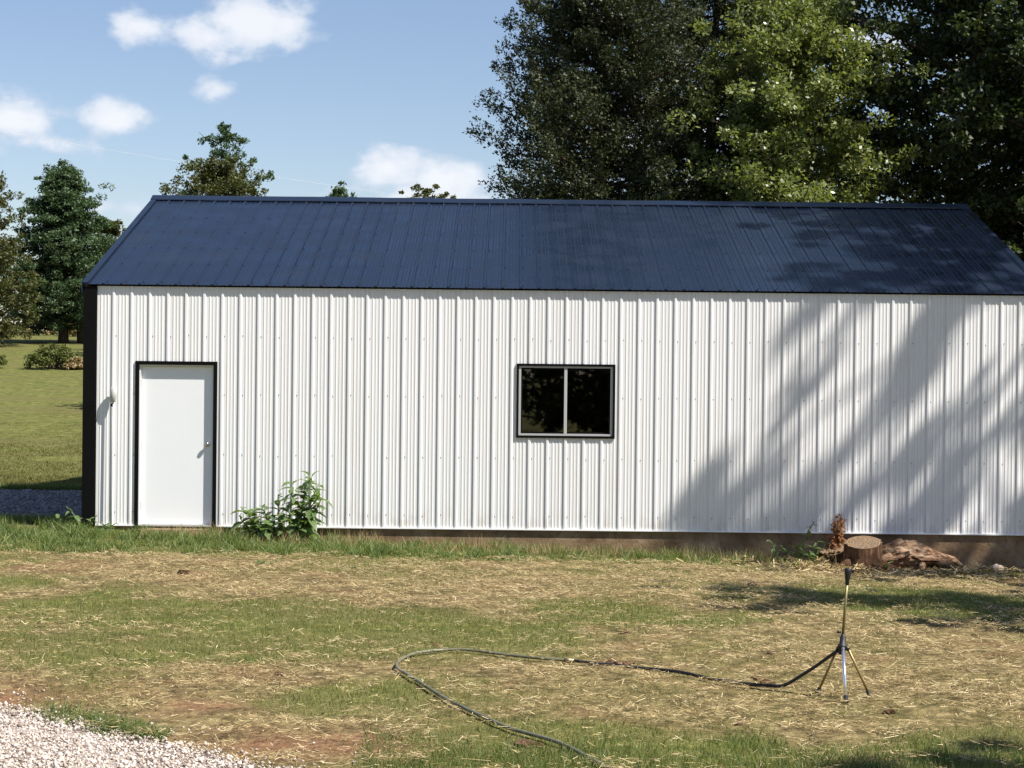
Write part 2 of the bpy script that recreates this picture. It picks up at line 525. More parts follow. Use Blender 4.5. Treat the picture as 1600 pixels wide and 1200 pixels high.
def soil_amount(X, Y):
    n = fbm(np.asarray(X) * 2.2, np.asarray(Y) * 2.2, 60, 4)
    return np.clip(blobs(SOIL, X, Y) * (0.3 + 1.4 * sstep(.35, .65, n)) + 0.5 * sstep(.62, .75, n), 0, 1)


def axis(fine0, fine1, step, lo, hi, grow=1.16):
    a = list(np.arange(fine0, fine1 + 1e-6, step))
    s = step
    while a[-1] < hi:
        s *= grow; a.append(a[-1] + s)
    s = step
    while a[0] > lo:
        s *= grow; a.insert(0, a[0] - s)
    return np.array(a)


xs = axis(-7.5, 8.0, 0.10, -700, 700)
ys = axis(-15.5, 1.5, 0.10, -400, 900)
GX, GY = np.meshgrid(xs, ys)
GZ = ground_z(GX, GY)
nx, ny = len(xs), len(ys)
co = np.stack([GX, GY, GZ], -1).reshape(-1, 3).astype(np.float32)
idx = np.arange(nx * ny).reshape(ny, nx)
quads = np.stack([idx[:-1, :-1], idx[:-1, 1:], idx[1:, 1:], idx[1:, :-1]], -1).reshape(-1, 4).astype(np.int32)
gm = bpy.data.meshes.new('ground')
gm.vertices.add(len(co)); gm.vertices.foreach_set('co', co.reshape(-1))
gm.loops.add(quads.size); gm.loops.foreach_set('vertex_index', quads.reshape(-1))
gm.polygons.add(len(quads))
gm.polygons.foreach_set('loop_start', np.arange(0, quads.size, 4, dtype=np.int32))
gm.polygons.foreach_set('loop_total', np.full(len(quads), 4, dtype=np.int32))
gm.polygons.foreach_set('use_smooth', np.ones(len(quads), dtype=bool))
for nm, fn in (('green', green_amount), ('soil', soil_amount)):
    at = gm.attributes.new(nm, 'FLOAT', 'POINT')
    at.data.foreach_set('value', fn(GX, GY).reshape(-1).astype(np.float32))
gm.update(calc_edges=True)
m = Mat('lawn_soil', 0.95, 0.1)
dry = m.ramp(m.pos_noise(9, 8), [(0.32, (0.085, 0.062, 0.028)), (0.5, (0.185, 0.14, 0.064)), (0.68, (0.31, 0.24, 0.115))])
grn = m.ramp(m.pos_noise(6, 8), [(0.3, (0.065, 0.080, 0.020)), (0.5, (0.125, 0.135, 0.036)), (0.7, (0.20, 0.188, 0.064))])
grn = m.mix(m.range(m.pos_noise(0.35, 5, (1, 2.5, 1)), 0.4, 0.62, 0, 0.75), grn, (0.135, 0.125, 0.045))
sol = m.ramp(m.pos_noise(12, 7), [(0.3, (0.13, 0.065, 0.034)), (0.7, (0.28, 0.165, 0.09))])
c = m.mix(m.attr('green'), dry, grn)
c = m.mix(m.math('MULTIPLY', m.attr('soil'), m.math('SUBTRACT', 1.0, m.attr('green'))), c, sol)
c = m.mix(m.range(m.pos_noise(1.6, 6, (1, 3, 1)), 0.42, 0.7, 0, 0.45), c, m.mix(0.62, c, (0.05, 0.045, 0.018)))
m.color(c).bump(m.pos_noise(28, 8), 0.9, 0.03)
gm.materials.append(m.m)
ground = bpy.data.objects.new('ground', gm)
COL.objects.link(ground)
tag(ground, kind='structure')

# ------------------------------------------------------------------ the shed
X0, X1 = -5.42, 6.80
DEPTH = 9.14
WB, WT = 0.05, 3.07
PITCH = 0.2286
shed = empty('metal_shed', (0.69, 4.57, 0.0), 'long white ribbed metal shed with navy blue metal roof and black trim', 'shed')


def rib_profile(a, b, phase):
    """breakpoints (x, height) of the rolled sheet between a and b"""
    pts = []
    k = math.floor((a - phase) / PITCH) - 1
    while phase + k * PITCH < b + PITCH:
        cx = phase + k * PITCH
        for d, h in ((-.022, 0), (-.011, .0155), (.011, .0155), (.024, 0),
                     (.0575, 0), (.066, .0042), (.076, .0042), (.0845, 0),
                     (.105, 0), (.1095, .003), (.1185, .003), (.123, 0),
                     (.1435, 0), (.152, .0042), (.162, .0042), (.1705, 0)):
            pts.append((cx + d, h))
        k += 1

    def at(x):
        for (p, h), (q, g) in zip(pts, pts[1:]):
            if p <= x <= q:
                return h + (g - h) * (x - p) / max(q - p, 1e-9)
        return 0
    return [(a, at(a))] + [p for p in pts if a + 1e-5 < p[0] < b - 1e-5] + [(b, at(b))]


def sheet(mb, prof, z0, ztop, place):
    """prism of a rolled profile; place(x, h, z) -> point"""
    n = len(prof)
    zt = ztop if callable(ztop) else (lambda x: ztop)
    v = [place(x, h + .004, z0) for x, h in prof] + [place(x, h + .004, zt(x)) for x, h in prof]
    v += [place(x, 0, z0) for x, h in prof] + [place(x, 0, zt(x)) for x, h in prof]
    f = []
    for i in range(n - 1):
        f.append((i, i + 1, n + i + 1, n + i))
        f.append((2 * n + i + 1, 2 * n + i, 3 * n + i, 3 * n + i + 1))
        f.append((n + i, n + i + 1, 3 * n + i + 1, 3 * n + i))
        f.append((i + 1, i, 2 * n + i, 2 * n + i + 1))
    f.append((0, n, 3 * n, 2 * n)); f.append((n - 1, 3 * n - 1, 4 * n - 1, 2 * n - 1))
    mb.add(v, f)


DOOR = (-4.705, -3.765, WB, 2.085)
WIN = (0.085, 1.275, 1.24, 2.12)
WPH = -5.035
front = lambda x, h, z: (x, -h, z)
edges = [-5.24]
e = WPH + 0.030 + 2 * PITCH
while e < X1 - 0.17:
    if e > edges[-1] + .2: edges.append(e)
    e += 4 * PITCH
edges.append(X1 - 0.17)
for a, b in zip(edges, edges[1:]):
    mb = MB()
    cuts = sorted({a, b, *[q for o in (DOOR, WIN) for q in o[:2] if a < q < b]})
    for p, q in zip(cuts, cuts[1:]):
        hit = [o for o in (DOOR, WIN) if o[0] <= (p + q) / 2 <= o[1]]
        pr = rib_profile(p, q, WPH)
        if not hit:
            sheet(mb, pr, WB, WT, front)
        else:
            o = hit[0]
            sheet(mb, pr, o[3], WT, front)
            if o[2] > WB + .01:
                sheet(mb, pr, WB, o[2], front)
    mb.build('wall_panel', M['white_steel'], shed)

# back wall and gable ends: the same sheets
RISE, EZ, OH = 1.51, 3.085, 0.055
SL = math.atan2(RISE, DEPTH / 2 + OH)
SLEN = math.hypot(RISE, DEPTH / 2 + OH)
a = X0 + .17
while a < X1 - .17:
    b = min(a + 4 * PITCH, X1 - .17)
    mb = MB(); sheet(mb, rib_profile(a, b, X0), WB, WT, lambda x, h, z: (X0 + X1 - x, DEPTH + h, z))
    mb.build('wall_panel', M['white_steel'], shed)
    a = b
gtop = lambda y: EZ - .03 + (min(y, DEPTH - y) + OH) * math.tan(SL)
for side in (-1, 1):
    a = 0.0
    while a < DEPTH - .01:
        b = min(a + 4 * PITCH, DEPTH)
        if b - a < .05: break
        pr = rib_profile(a, b, 0.1)
        if a < DEPTH / 2 < b:
            pr = sorted(pr + [(DEPTH / 2, 0.0)])
        mb = MB()
        xx = X0 + .035 if side < 0 else X1 - .035
        sheet(mb, pr, WB, gtop, (lambda y, h, z: (xx - h, DEPTH - y, z)) if side < 0 else (lambda y, h, z: (xx + h, y, z)))
        mb.build('gable_panel', M['white_steel'], shed)
        a = b
for cx0, cx1 in ((X0 + .008, X0 + .18), (X1 - .18, X1 - .008)):
    for cy0, cy1 in ((-.034, .14), (DEPTH - .14, DEPTH + .034)):
        MB().bbox(cx0, cx1, cy0, cy1, WB - .005, WT - .01, .008).build('corner_trim', M['black_steel'], shed)
# concrete footing and floor
mb = MB()
n = 80
fx = np.linspace(X0 + .03, X1 - .03, n)
mb.box(X0 + .03, X1 - .03, .012, DEPTH - .012, -1.0, WB - .006)
mb.build('footing', M['concrete'], shed)
# thin bottom edge trim under the sheets
mb = MB()
mb.box(-5.24, DOOR[0] - .05, -.027, .010, WB - .004, WB + .012)
mb.box(DOOR[1] + .05, X1 - .18, -.027, .010, WB - .004, WB + .012)
mb.build('base_trim', M['white_paint'], shed)
# inside lining so that the window looks into a dark room
mb = MB()
mb.box(X0 + .1, DOOR[0] - .06, .10, .16, WB, WT); mb.box(DOOR[1] + .06, WIN[0] - .06, .10, .16, WB, WT)
mb.box(WIN[1] + .06, X1 - .1, .10, .16, WB, WT); mb.box(WIN[0] - .06, WIN[1] + .06, .10, .16, WB, WIN[2] - .05)
mb.box(WIN[0] - .06, WIN[1] + .06, .10, .16, WIN[3] + .05, WT); mb.box(DOOR[0] - .06, DOOR[1] + .06, .10, .16, DOOR[3] + .05, WT)
mb.build('inner_lining', M['inside'], shed)

# roof sheets, both slopes; alike sheets share one mesh
RW = 4 * PITCH


def roof_mesh(w):
    mb = MB()
    sheet(mb, rib_profile(0, w, 0.0 + .03), 0, SLEN, lambda x, h, z: (x, z, h))
    mb.f = [tuple(reversed(f)) for f in mb.f]
    me = bpy.data.meshes.new('roof_panel')
    me.from_pydata(mb.v, [], mb.f); me.materials.append(M['navy_steel']); me.update()
    return me


full = roof_mesh(RW)
x = X0
org = Vector(shed.location)
while x < X1 - .02:
    w = min(RW, X1 - x)
    me = full if w > RW - 1e-4 else roof_mesh(w)
    for back in (0, 1):
        o = bpy.data.objects.new('roof_panel', me)
        COL.objects.link(o); o.parent = shed
        # a hair of unevenness from sheet to sheet, as hand-laid roofs have
        lift = random.uniform(0, .0025)
        if not back:
            o.location = Vector((x, -OH - random.uniform(0, .006), EZ + lift)) - org
            o.rotation_euler = (SL, 0, 0)
        else:
            o.location = Vector((x + w, DEPTH + OH, EZ + lift)) - org
            o.rotation_euler = (SL, 0, math.pi)
    x += RW
mb = MB()
rz, ry = EZ + RISE, DEPTH / 2
t = math.tan(SL)
lip = .19
sec = [(ry - lip, rz - lip * t + .022), (ry - lip, rz - lip * t + .034), (ry - .03, rz - .03 * t + .052), (ry, rz + .050), (ry + .03, rz - .03 * t + .052),
       (ry + lip, rz - lip * t + .034), (ry + lip, rz - lip * t + .022), (ry, rz + .030)]
nseg = 24
v = []; f = []
for i in range(nseg + 1):
    xx = X0 - .02 + (X1 - X0 + .04) * i / nseg
    wob = random.uniform(-.004, .004)
    v += [(xx, y, z + wob) for y, z in sec]
for i in range(nseg):
    for k in range(8):
        f.append((i * 8 + k, i * 8 + (k + 1) % 8, i * 8 + 8 + (k + 1) % 8, i * 8 + 8 + k))
f += [tuple(range(7, -1, -1)), tuple(range(nseg * 8, nseg * 8 + 8))]
MB().add(v, f).build('ridge_cap', M['navy_steel'], shed)
for xr in (X0, X1):
    for back in (0, 1):
        mb = MB()
        s = -1 if xr == X0 else 1
        pts = []
        for (dx, dz) in ((-.07 * s, .030), (.012 * s, .030), (.012 * s, -.11), (.002 * s, -.11), (.002 * s, .022), (-.07 * s, .022)):
            pts.append((dx, dz))
        ya, yb = (-OH - .005, DEPTH / 2 - .02) if not back else (DEPTH + OH + .005, DEPTH / 2 + .02)
        za, zb = EZ, EZ + RISE - .02 * t
        v = [(xr + dx, ya, za + dz) for dx, dz in pts] + [(xr + dx, yb, zb + dz) for dx, dz in pts]
        f = [(k, (k + 1) % 6, 6 + (k + 1) % 6, 6 + k) for k in range(6)] + [tuple(range(5, -1, -1)), tuple(range(6, 12))]
        mb.add(v, f).build('rake_trim', M['navy_steel'], shed)
# screws on the flats beside the ribs
mb = MB()
for zr in (0.22, 0.95, 1.72, 2.45):
    k = 0
    while WPH + k * PITCH < X1 - .2:
        xk = WPH + k * PITCH + .034 + random.uniform(-.003, .003)
        k += 1
        zz = zr + random.uniform(-.012, .012)
        if any(o[0] - .06 < xk < o[1] + .06 and o[2] - .06 < zz < o[3] + .06 for o in (DOOR, WIN)):
            continue
        if random.random() < .12: continue
        mb.tube([(xk, -.004, zz), (xk, -.011, zz)], .0068, 6)
sc_w = mb.build('screws', M['screw'], shed)
sc_w['kind'] = 'stuff'
mb = MB()
for q in range(6):
    k = 0
    while X0 + .05 + k * PITCH < X1 - .1:
        xk = X0 + .03 + .036 + k * PITCH; k += 1
        dd = .12 + q * (SLEN - .45) / 5 + random.uniform(-.015, .015)
        cy_, cz_ = -OH + dd * math.cos(SL), EZ + dd * math.sin(SL) + .003
        mb.tube([(xk, cy_, cz_), (xk, cy_ - .010 * math.sin(SL), cz_ + .012)], .0075, 6)
sc_o = mb.build('roof_screws', M['navy_steel'], shed)
sc_o['kind'] = 'stuff'

# door
door = empty('door', Vector((-4.235, .045, WB)) - org)
door.parent = shed
dl, dr, dt = -4.682, -3.788, 2.062
MB().bbox(dl, dr, .045, .09, WB + .018, dt, .003).build('door_leaf', M['door_white'], door)
kx, kz = -3.845, 1.085
MB().lathe((kx, .046, kz), (0, -1, 0), [(0, .033), (.006, .033), (.010, .026), (.012, .013), (.034, .012), (.038, .020), (.046, .0265), (.056, .0275), (.064, .022), (.067, .010), (.0675, .002)], 20).build('door_knob', M['nickel'], door, True)
mb = MB()
mb.box(DOOR[0] + .0015, dl - .002, .0, .095, WB, DOOR[3]); mb.box(dr + .002, DOOR[1] - .0015, .0, .095, WB, DOOR[3]); mb.box(dl - .002, dr + .002, .0, .095, dt + .003, DOOR[3] - .0015)
mb.build('door_jamb', M['white_paint'], door)
mb = MB()
mb.box(DOOR[0] - .046, DOOR[0] + .001, -.027, -.001, WB - .01, DOOR[3] + .045)
mb.box(DOOR[1] - .001, DOOR[1] + .046, -.027, -.001, WB - .01, DOOR[3] + .045)
mb.box(DOOR[0] + .001, DOOR[1] - .001, -.027, -.001, DOOR[3] - .001, DOOR[3] + .045)
mb.build('door_trim', M['black_steel'], door)
MB().bbox(DOOR[0] + .002, DOOR[1] - .002, -.022, .095, WB - .004, WB + .016, .004).build('threshold', M['frame_grey'], door)
for hz in (.30, 1.05, 1.85):
    MB().tube([(dl - .004, .040, hz - .045), (dl - .004, .040, hz + .045)], .008, 8).build('hinge', M['nickel'], door)

# window
win = empty('window', Vector((.68, 0, WIN[2])) - org)
win.parent = shed
wa, wb, wc, wd = WIN
mb = MB()
mb.box(wa - .028, wa + .001, -.030, -.001, wc - .028, wd + .028); mb.box(wb - .001, wb + .028, -.030, -.001, wc - .028, wd + .028)
mb.box(wa + .001, wb - .001, -.030, -.001, wd - .001, wd + .028); mb.box(wa + .001, wb - .001, -.030, -.001, wc - .028, wc + .001)
mb.build('window_trim', M['black_steel'], win)
mb = MB()
fw = .030
mb.box(wa + .002, wa + fw, -.014, .07, wc + .002, wd - .002); mb.box(wb - fw, wb - .002, -.014, .07, wc + .002, wd - .002)
mb.box(wa + fw, wb - fw, -.014, .07, wd - .024, wd - .002); mb.box(wa + fw, wb - fw, -.014, .07, wc + .002, wc + .026)
mb.build('window_frame', M['frame_grey'], win)
mid = .677
for (p, q, yy, nm) in ((wa + fw, mid + .018, .018, 'fixed'), (mid - .012, wb - fw, .040, 'slider')):
    z0, z1 = wc + .027, wd - .025
    s = MB()
    bw = .020
    s.box(p + .001, p + bw, yy, yy + .018, z0, z1); s.box(q - bw, q - .001, yy, yy + .018, z0, z1)
    s.box(p + bw, q - bw, yy, yy + .018, z1 - bw, z1); s.box(p + bw, q - bw, yy, yy + .018, z0, z0 + bw)
    sash = s.build('sash', M['black_steel'], win)
    MB().box(p + bw - .002, q - bw + .002, yy + .006, yy + .012, z0 + bw - .002, z1 - bw + .002).build('pane', M['glass'], sash)
MB().bbox(mid - .019, mid + .019, -.012, .0165, wc + .027, wd - .025, .003).build('mullion', M['frame_grey'], win)

# wooden step in front of the door
tag(MB().bbox(-4.66, -3.80, -.24, -.035, -.06, .022, .008).build('door_step', M['step_wood']), 'low weathered wooden step lying in front of the white door', 'step')

# thin pipe with a white cup standing by the left corner
pp = empty('capped_pipe', (-5.015, -.085, 0), 'thin upright pipe with a white cup on top left of the door', 'pipe')
MB().tube([(-5.03, -.085, -.15), (-5.022, -.085, .8), (-5.015, -.085, 1.64)], .011, 10).build('pipe', M['frame_grey'], pp, True)
MB().lathe((-5.018, -.088, 1.605), (.06, 0, 1), [(0, .018), (.004, .030), (.05, .033), (.06, .040), (.18, .041), (.186, .036), (.187, .004)], 20).build('cup', M['cup_grey'], pp, True)
MB().tube([(-5.028, -.085, 1.55), (-5.028, -.085, 1.59)], .017, 10).build('collar', M['black_steel'], pp, True)


# ------------------------------------------------------------------ gravel
def rocks(name, cx, cy, cz, size, mat, seed, parent=None, flat=.7):
    """many angular stones in one mesh: jittered octahedra"""
    r = np.random.default_rng(seed)
    base = np.array([(1, 0, 0), (0, 1, 0), (-1, 0, 0), (0, -1, 0), (0, 0, 1), (0, 0, -1)], float)
    tri = np.array([(0, 1, 4), (1, 2, 4), (2, 3, 4), (3, 0, 4), (1, 0, 5), (2, 1, 5), (3, 2, 5), (0, 3, 5)])
    N = len(cx)
    P = np.repeat(base[None], N, 0) * (1 + r.uniform(-.35, .35, (N, 6, 1))) + r.uniform(-.2, .2, (N, 6, 3))
    P *= np.array([1, 1, flat])
    a = r.uniform(0, 6.283, N)
    ca, sa = np.cos(a)[:, None], np.sin(a)[:, None]
    X = P[..., 0] * ca - P[..., 1] * sa; Y = P[..., 0] * sa + P[..., 1] * ca
    P = np.stack([X, Y, P[..., 2]], -1) * size[:, None, None] + np.stack([cx, cy, cz], -1)[:, None]
    me = bpy.data.meshes.new(name)
    me.vertices.add(N * 6); me.vertices.foreach_set('co', P.reshape(-1).astype(np.float32))
    T = (tri[None] + (np.arange(N) * 6)[:, None, None]).reshape(-1).astype(np.int32)
    me.loops.add(len(T)); me.loops.foreach_set('vertex_index', T)
    me.polygons.add(len(T) // 3)
    me.polygons.foreach_set('loop_start', np.arange(0, len(T), 3, dtype=np.int32))
    me.polygons.foreach_set('loop_total', np.full(len(T) // 3, 3, dtype=np.int32))
    me.materials.append(mat); me.update(calc_edges=True)
    o = bpy.data.objects.new(name, me); COL.objects.link(o); o.parent = parent
    return o


def drive_edge(x):
    """y of the gravel road's far edge"""
    return np.interp(x, [-12, -3.05, -2.33, -1.72, -1.2, 0.2, 3, 12], [-9.6, -12.36, -13.04, -13.5, -14.06, -15.2, -16.6, -18.5])


px = np.linspace(-12, 12, 160)
pe = drive_edge(px) + (fbm(px * 2, px * 0 + 3, 5) - .5) * .25
v = []; f = []
rows = 14
for j in range(rows):
    yy = pe - (j / (rows - 1)) * 5.0
    zz = ground_z(px, yy) + (.004 if j == 0 else .02)
    v += list(zip(px, yy, zz))
for j in range(rows - 1):
    for i in range(159):
        f.append((j * 160 + i, (j + 1) * 160 + i, (j + 1) * 160 + i + 1, j * 160 + i + 1))
tag(MB().add(v, f).build('gravel_road', M['gravel_bed'], None, True), kind='structure')
N = 36000
gx = rng.uniform(-3.9, 0.4, N); gd = rng.uniform(-.02, 1, N) ** 1.0 * 2.3 + rng.normal(0, .05, N)
gy = drive_edge(gx) + (fbm(gx * 2, gx * 0 + 3, 5) - .5) * .25 - gd
k = gy > -15.4
gx, gy = gx[k], gy[k]
gs = rng.uniform(.004, .012, len(gx)) + (rng.random(len(gx)) > .93) * rng.uniform(.003, .012, len(gx))
tag(rocks('gravel', gx, gy, ground_z(gx, gy) + .02 + gs * .2, gs, M['gravel'], 3), 'crushed pale gravel strewn over the road at bottom left', 'gravel', kind='stuff')
# stray stones on the lawn edge
N = 320
gx = rng.uniform(-3.6, 0.2, N); gy = drive_edge(gx) + np.abs(rng.normal(0, .28, N))
gs = rng.uniform(.005, .013, N)
tag(rocks('stray_gravel', gx, gy, ground_z(gx, gy) + gs * .4, gs, M['gravel'], 4), 'stray pale stones scattered on the soil beside the gravel road', 'gravel', kind='stuff')
# grey gravel pad beside the gable end
px = np.linspace(-22, X0 + .05, 90)
v = []; f = []
for j in range(12):
    yy = 0.75 + 6.2 * j / 11 + (fbm(px * 1.5, px * 0 + j * (j in (0, 11)), 70) - .5) * .25 * (j in (0, 11))
    hump = .05 * math.sin(math.pi * j / 11) + .006
    v += list(zip(px, yy, ground_z(px, yy) + hump))
for j in range(11):
    for i in range(89):
        f.append((j * 90 + i, j * 90 + i + 1, (j + 1) * 90 + i + 1, (j + 1) * 90 + i))
tag(MB().add(v, f).build('gravel_pad', M['gravel_grey_bed'], None, True), kind='structure')
N = 7000
gx = rng.uniform(-9, X0, N); gy = rng.uniform(.75, 6.9, N); gs = rng.uniform(.012, .035, N)
hump = .05 * np.sin(np.pi * (gy - .75) / 6.2)
tag(rocks('pad_gravel', gx, gy, ground_z(gx, gy) + hump + gs * .3, gs, M['gravel_grey'], 6), 'dark grey gravel covering the pad left of the shed', 'gravel', kind='stuff')


# ------------------------------------------------------------------ grass and straw
def blades(name, bx, by, hgt, wid, lean, mat, seed, zoff=0.0, parent=None, zb=None):
    r = np.random.default_rng(seed)
    N = len(bx)
    a = r.uniform(0, 6.283, N); l = r.uniform(.1, 1, N) * lean * hgt
    la = r.uniform(0, 6.283, N)
    bz = (ground_z(bx, by) if zb is None else zb) - .008 + zoff
    dx, dy = np.cos(a) * wid / 2, np.sin(a) * wid / 2
    tx, ty = bx + np.cos(la) * l, by + np.sin(la) * l
    P = np.empty((N, 3, 3))
    P[:, 0] = np.stack([bx - dx * 1.2, by - dy * 1.2, bz], -1)
    P[:, 1] = np.stack([bx + dx * 1.2, by + dy * 1.2, bz], -1)
    P[:, 2] = np.stack([tx, ty, bz + hgt], -1)
    return np_mesh(name, P, 3, mat, parent)


def field_points(N, x0, x1, y0, y1, keep):
    X = rng.uniform(x0, x1, N); Y = rng.uniform(y0, y1, N)
    d = Y - CAM.y
    k = (np.abs(X) < d * .29 + .3) & (rng.random(N) < keep(X, Y))
    return X[k], Y[k]


road = lambda X, Y: Y > drive_edge(X) + .05
X, Y = field_points(520000, -7.2, 7.2, -15.2, -.05, lambda X, Y: np.clip((green_amount(X, Y) - .10) * 1.05, 0, 1) * (1 - .5 * lush_amount(X, Y)) * road(X, Y))
tag(blades('lawn_grass', X, Y, rng.uniform(.018, .055, len(X)) * (1 + .5 * sstep(-13.2, -13.9, Y)), rng.uniform(.003, .0055, len(X)), .9, M['leaf_grass'], 1), 'short thin young grass growing through the straw', 'grass', kind='stuff')
X, Y = field_points(150000, -7.4, 4.2, -4.2, .0, lambda X, Y: lush_amount(X, Y) * (.35 + .65 * sstep(.35, .55, fbm(X * 4, Y * 4, 34))))
hh = rng.uniform(.015, .085, len(X)) * (.25 + 2.0 * sstep(.35, .75, fbm(X * 5, Y * 5, 33)) ** 1.5)
tag(blades('tall_grass', X, Y, hh, rng.uniform(.007, .015, len(X)), 1.5, M['leaf_lush'], 2), 'strip of taller green grass along the foot of the shed wall', 'grass', kind='stuff')
X, Y = field_points(26000, -4.5, 7, -.9, -.01, lambda X, Y: (.12 + .5 * (vnoise(X * 3, Y * 3, 88) > .62)) * (1 - .8 * sstep(3.2, 4.0, X)))
tag(blades('wall_weeds', X, Y, rng.uniform(.05, .20, len(X)) * (.4 + vnoise(X * 2.2, Y, 89)), rng.uniform(.004, .008, len(X)), .7, M['leaf_dry'], 12), 'thin dry weeds along the concrete footing', 'weeds', kind='stuff')
N = 60000
Y = 7.0 + 16 * rng.random(N) ** 1.5; d = Y - CAM.y
X = -d * rng.uniform(.20, .31, N)
tag(blades('meadow_grass', X, Y, rng.uniform(.02, .055, N) * (1.1 - sstep(7, 23, Y)), rng.uniform(.008, .02, N), 1.5, M['leaf_field'], 4), 'mown grass of the open field left of the shed', 'grass', kind='stuff')
X = rng.uniform(-9, -5.3, 16000); Y = .75 + np.abs(rng.normal(0, .12, 16000)) * np.sign(rng.normal(0, 1, 16000))
k = rng.random(16000) < .6
Y2 = 7.0 + np.abs(rng.normal(0, .25, 16000)); Y = np.where(k, Y, Y2)
tag(blades('pad_edge_grass', X, Y, rng.uniform(.05, .16, 16000), rng.uniform(.006, .011, 16000), .7, M['leaf_lush'], 5), 'ragged grass fringing the dark gravel pad', 'grass', kind='stuff')
# grass tuft at the gravel edge
N = 2600
t_ = rng.uniform(0, 1, N); X = -2.72 + .80 * t_ + rng.normal(0, .05, N); Y = drive_edge(X) + .05 + rng.normal(0, .10, N) + .14 * vnoise(X * 7, X * 0, 3)
tag(blades('edge_grass', X, Y, rng.uniform(.02, .085, N) * (.4 + vnoise(X * 9, Y * 9, 8)), rng.uniform(.005, .010, N), 1.7, M['leaf_lush'], 6), 'dark green grass clump at the edge of the pale gravel', 'grass')


def straw_mesh(name, X, Y, L, Wd, mat, seed, tilt=.22, zo=.012):
    r = np.random.default_rng(seed)
    N = len(X)
    # mostly raked one way, as blown straw lies
    a = np.where(r.random(N) < .5, r.normal(0.05, .45, N), r.uniform(0, 6.283, N))
    tl = r.normal(0, tilt, N)
    u = np.stack([np.cos(a) * np.cos(tl), np.sin(a) * np.cos(tl), np.sin(tl)], -1)
    s = np.stack([-np.sin(a), np.cos(a), r.uniform(-.6, .6, N)], -1)
    c = np.stack([X, Y, ground_z(X, Y) + zo + np.abs(np.sin(tl)) * L * .3 + r.uniform(0, .018, N) + .05 * sstep(.5, .8, vnoise(X * 5.5, Y * 5.5, 71))], -1)
    bend = np.stack([np.zeros(N), np.zeros(N), r.uniform(0, .12, N) * L], -1)
    P = np.empty((N, 4, 3))
    h = (u * L[:, None] / 2); w = s * Wd[:, None] / 2
    P[:, 0] = c - h - w; P[:, 1] = c + h - w - bend * .5; P[:, 2] = c + h + w * .8 - bend * .5; P[:, 3] = c - h + w
    return np_mesh(name, P, 4, mat)


def straw_keep(X, Y):
    n = fbm(X * 1.6, Y * 1.3, 77, 4) * .6 + .4 * vnoise(X * 5.5, Y * 5.5, 71)
    return np.clip((1 - .86 * green_amount(X, Y)) * (.25 + 1.2 * sstep(.34, .62, n)) * (1 - .75 * soil_amount(X, Y)), 0.05, 1) * (1 - lush_amount(X, Y)) * (Y > drive_edge(X) - .1)


X, Y = field_points(560000, -7.2, 7.2, -15.0, -.4, straw_keep)
tag(straw_mesh('straw', X, Y, rng.uniform(.012, .035, len(X)) + .06 * rng.random(len(X)) ** 4, rng.uniform(.0014, .0044, len(X)), M['straw'], 8), 'loose yellow straw mulch spread over the new lawn', 'straw', kind='stuff')
X, Y = field_points(420, -6, 6, -14.6, -1.5, lambda X, Y: straw_keep(X, Y) + .15)
tag(straw_mesh('long_straw', X, Y, rng.uniform(.08, .22, len(X)), rng.uniform(.003, .006, len(X)), M['straw'], 9, .10, .02), 'single long pale straws lying on top of the mulch', 'straw', kind='stuff')

X, Y = field_points(60000, 1.6, 7, -8.6, -2.2, lambda X, Y: blobs([(4.2, -5.4, 2.6, 2.3, 1.0)], X, Y) * (.25 + .75 * sstep(.35, .55, fbm(X * 2.5, Y * 2, 35))))
tag(blades('shade_grass', X, Y, rng.uniform(.02, .065, len(X)), rng.uniform(.003, .007, len(X)), 1.0, M['leaf_lush'], 16), 'greener grass patch in the shade before the stump', 'grass', kind='stuff')
X, Y = field_points(42000, -.8, 4, -15.2, -12.7, lambda X, Y: sstep(-13.0, -13.8, Y + (fbm(X * 2.2, Y * 2.2, 36) - .5) * 1.3))
tag(blades('front_grass', X, Y, rng.uniform(.03, .085, len(X)), rng.uniform(.003, .006, len(X)), .9, M['leaf_lush'], 17), 'denser green grass along the bottom edge of the lawn', 'grass', kind='stuff')
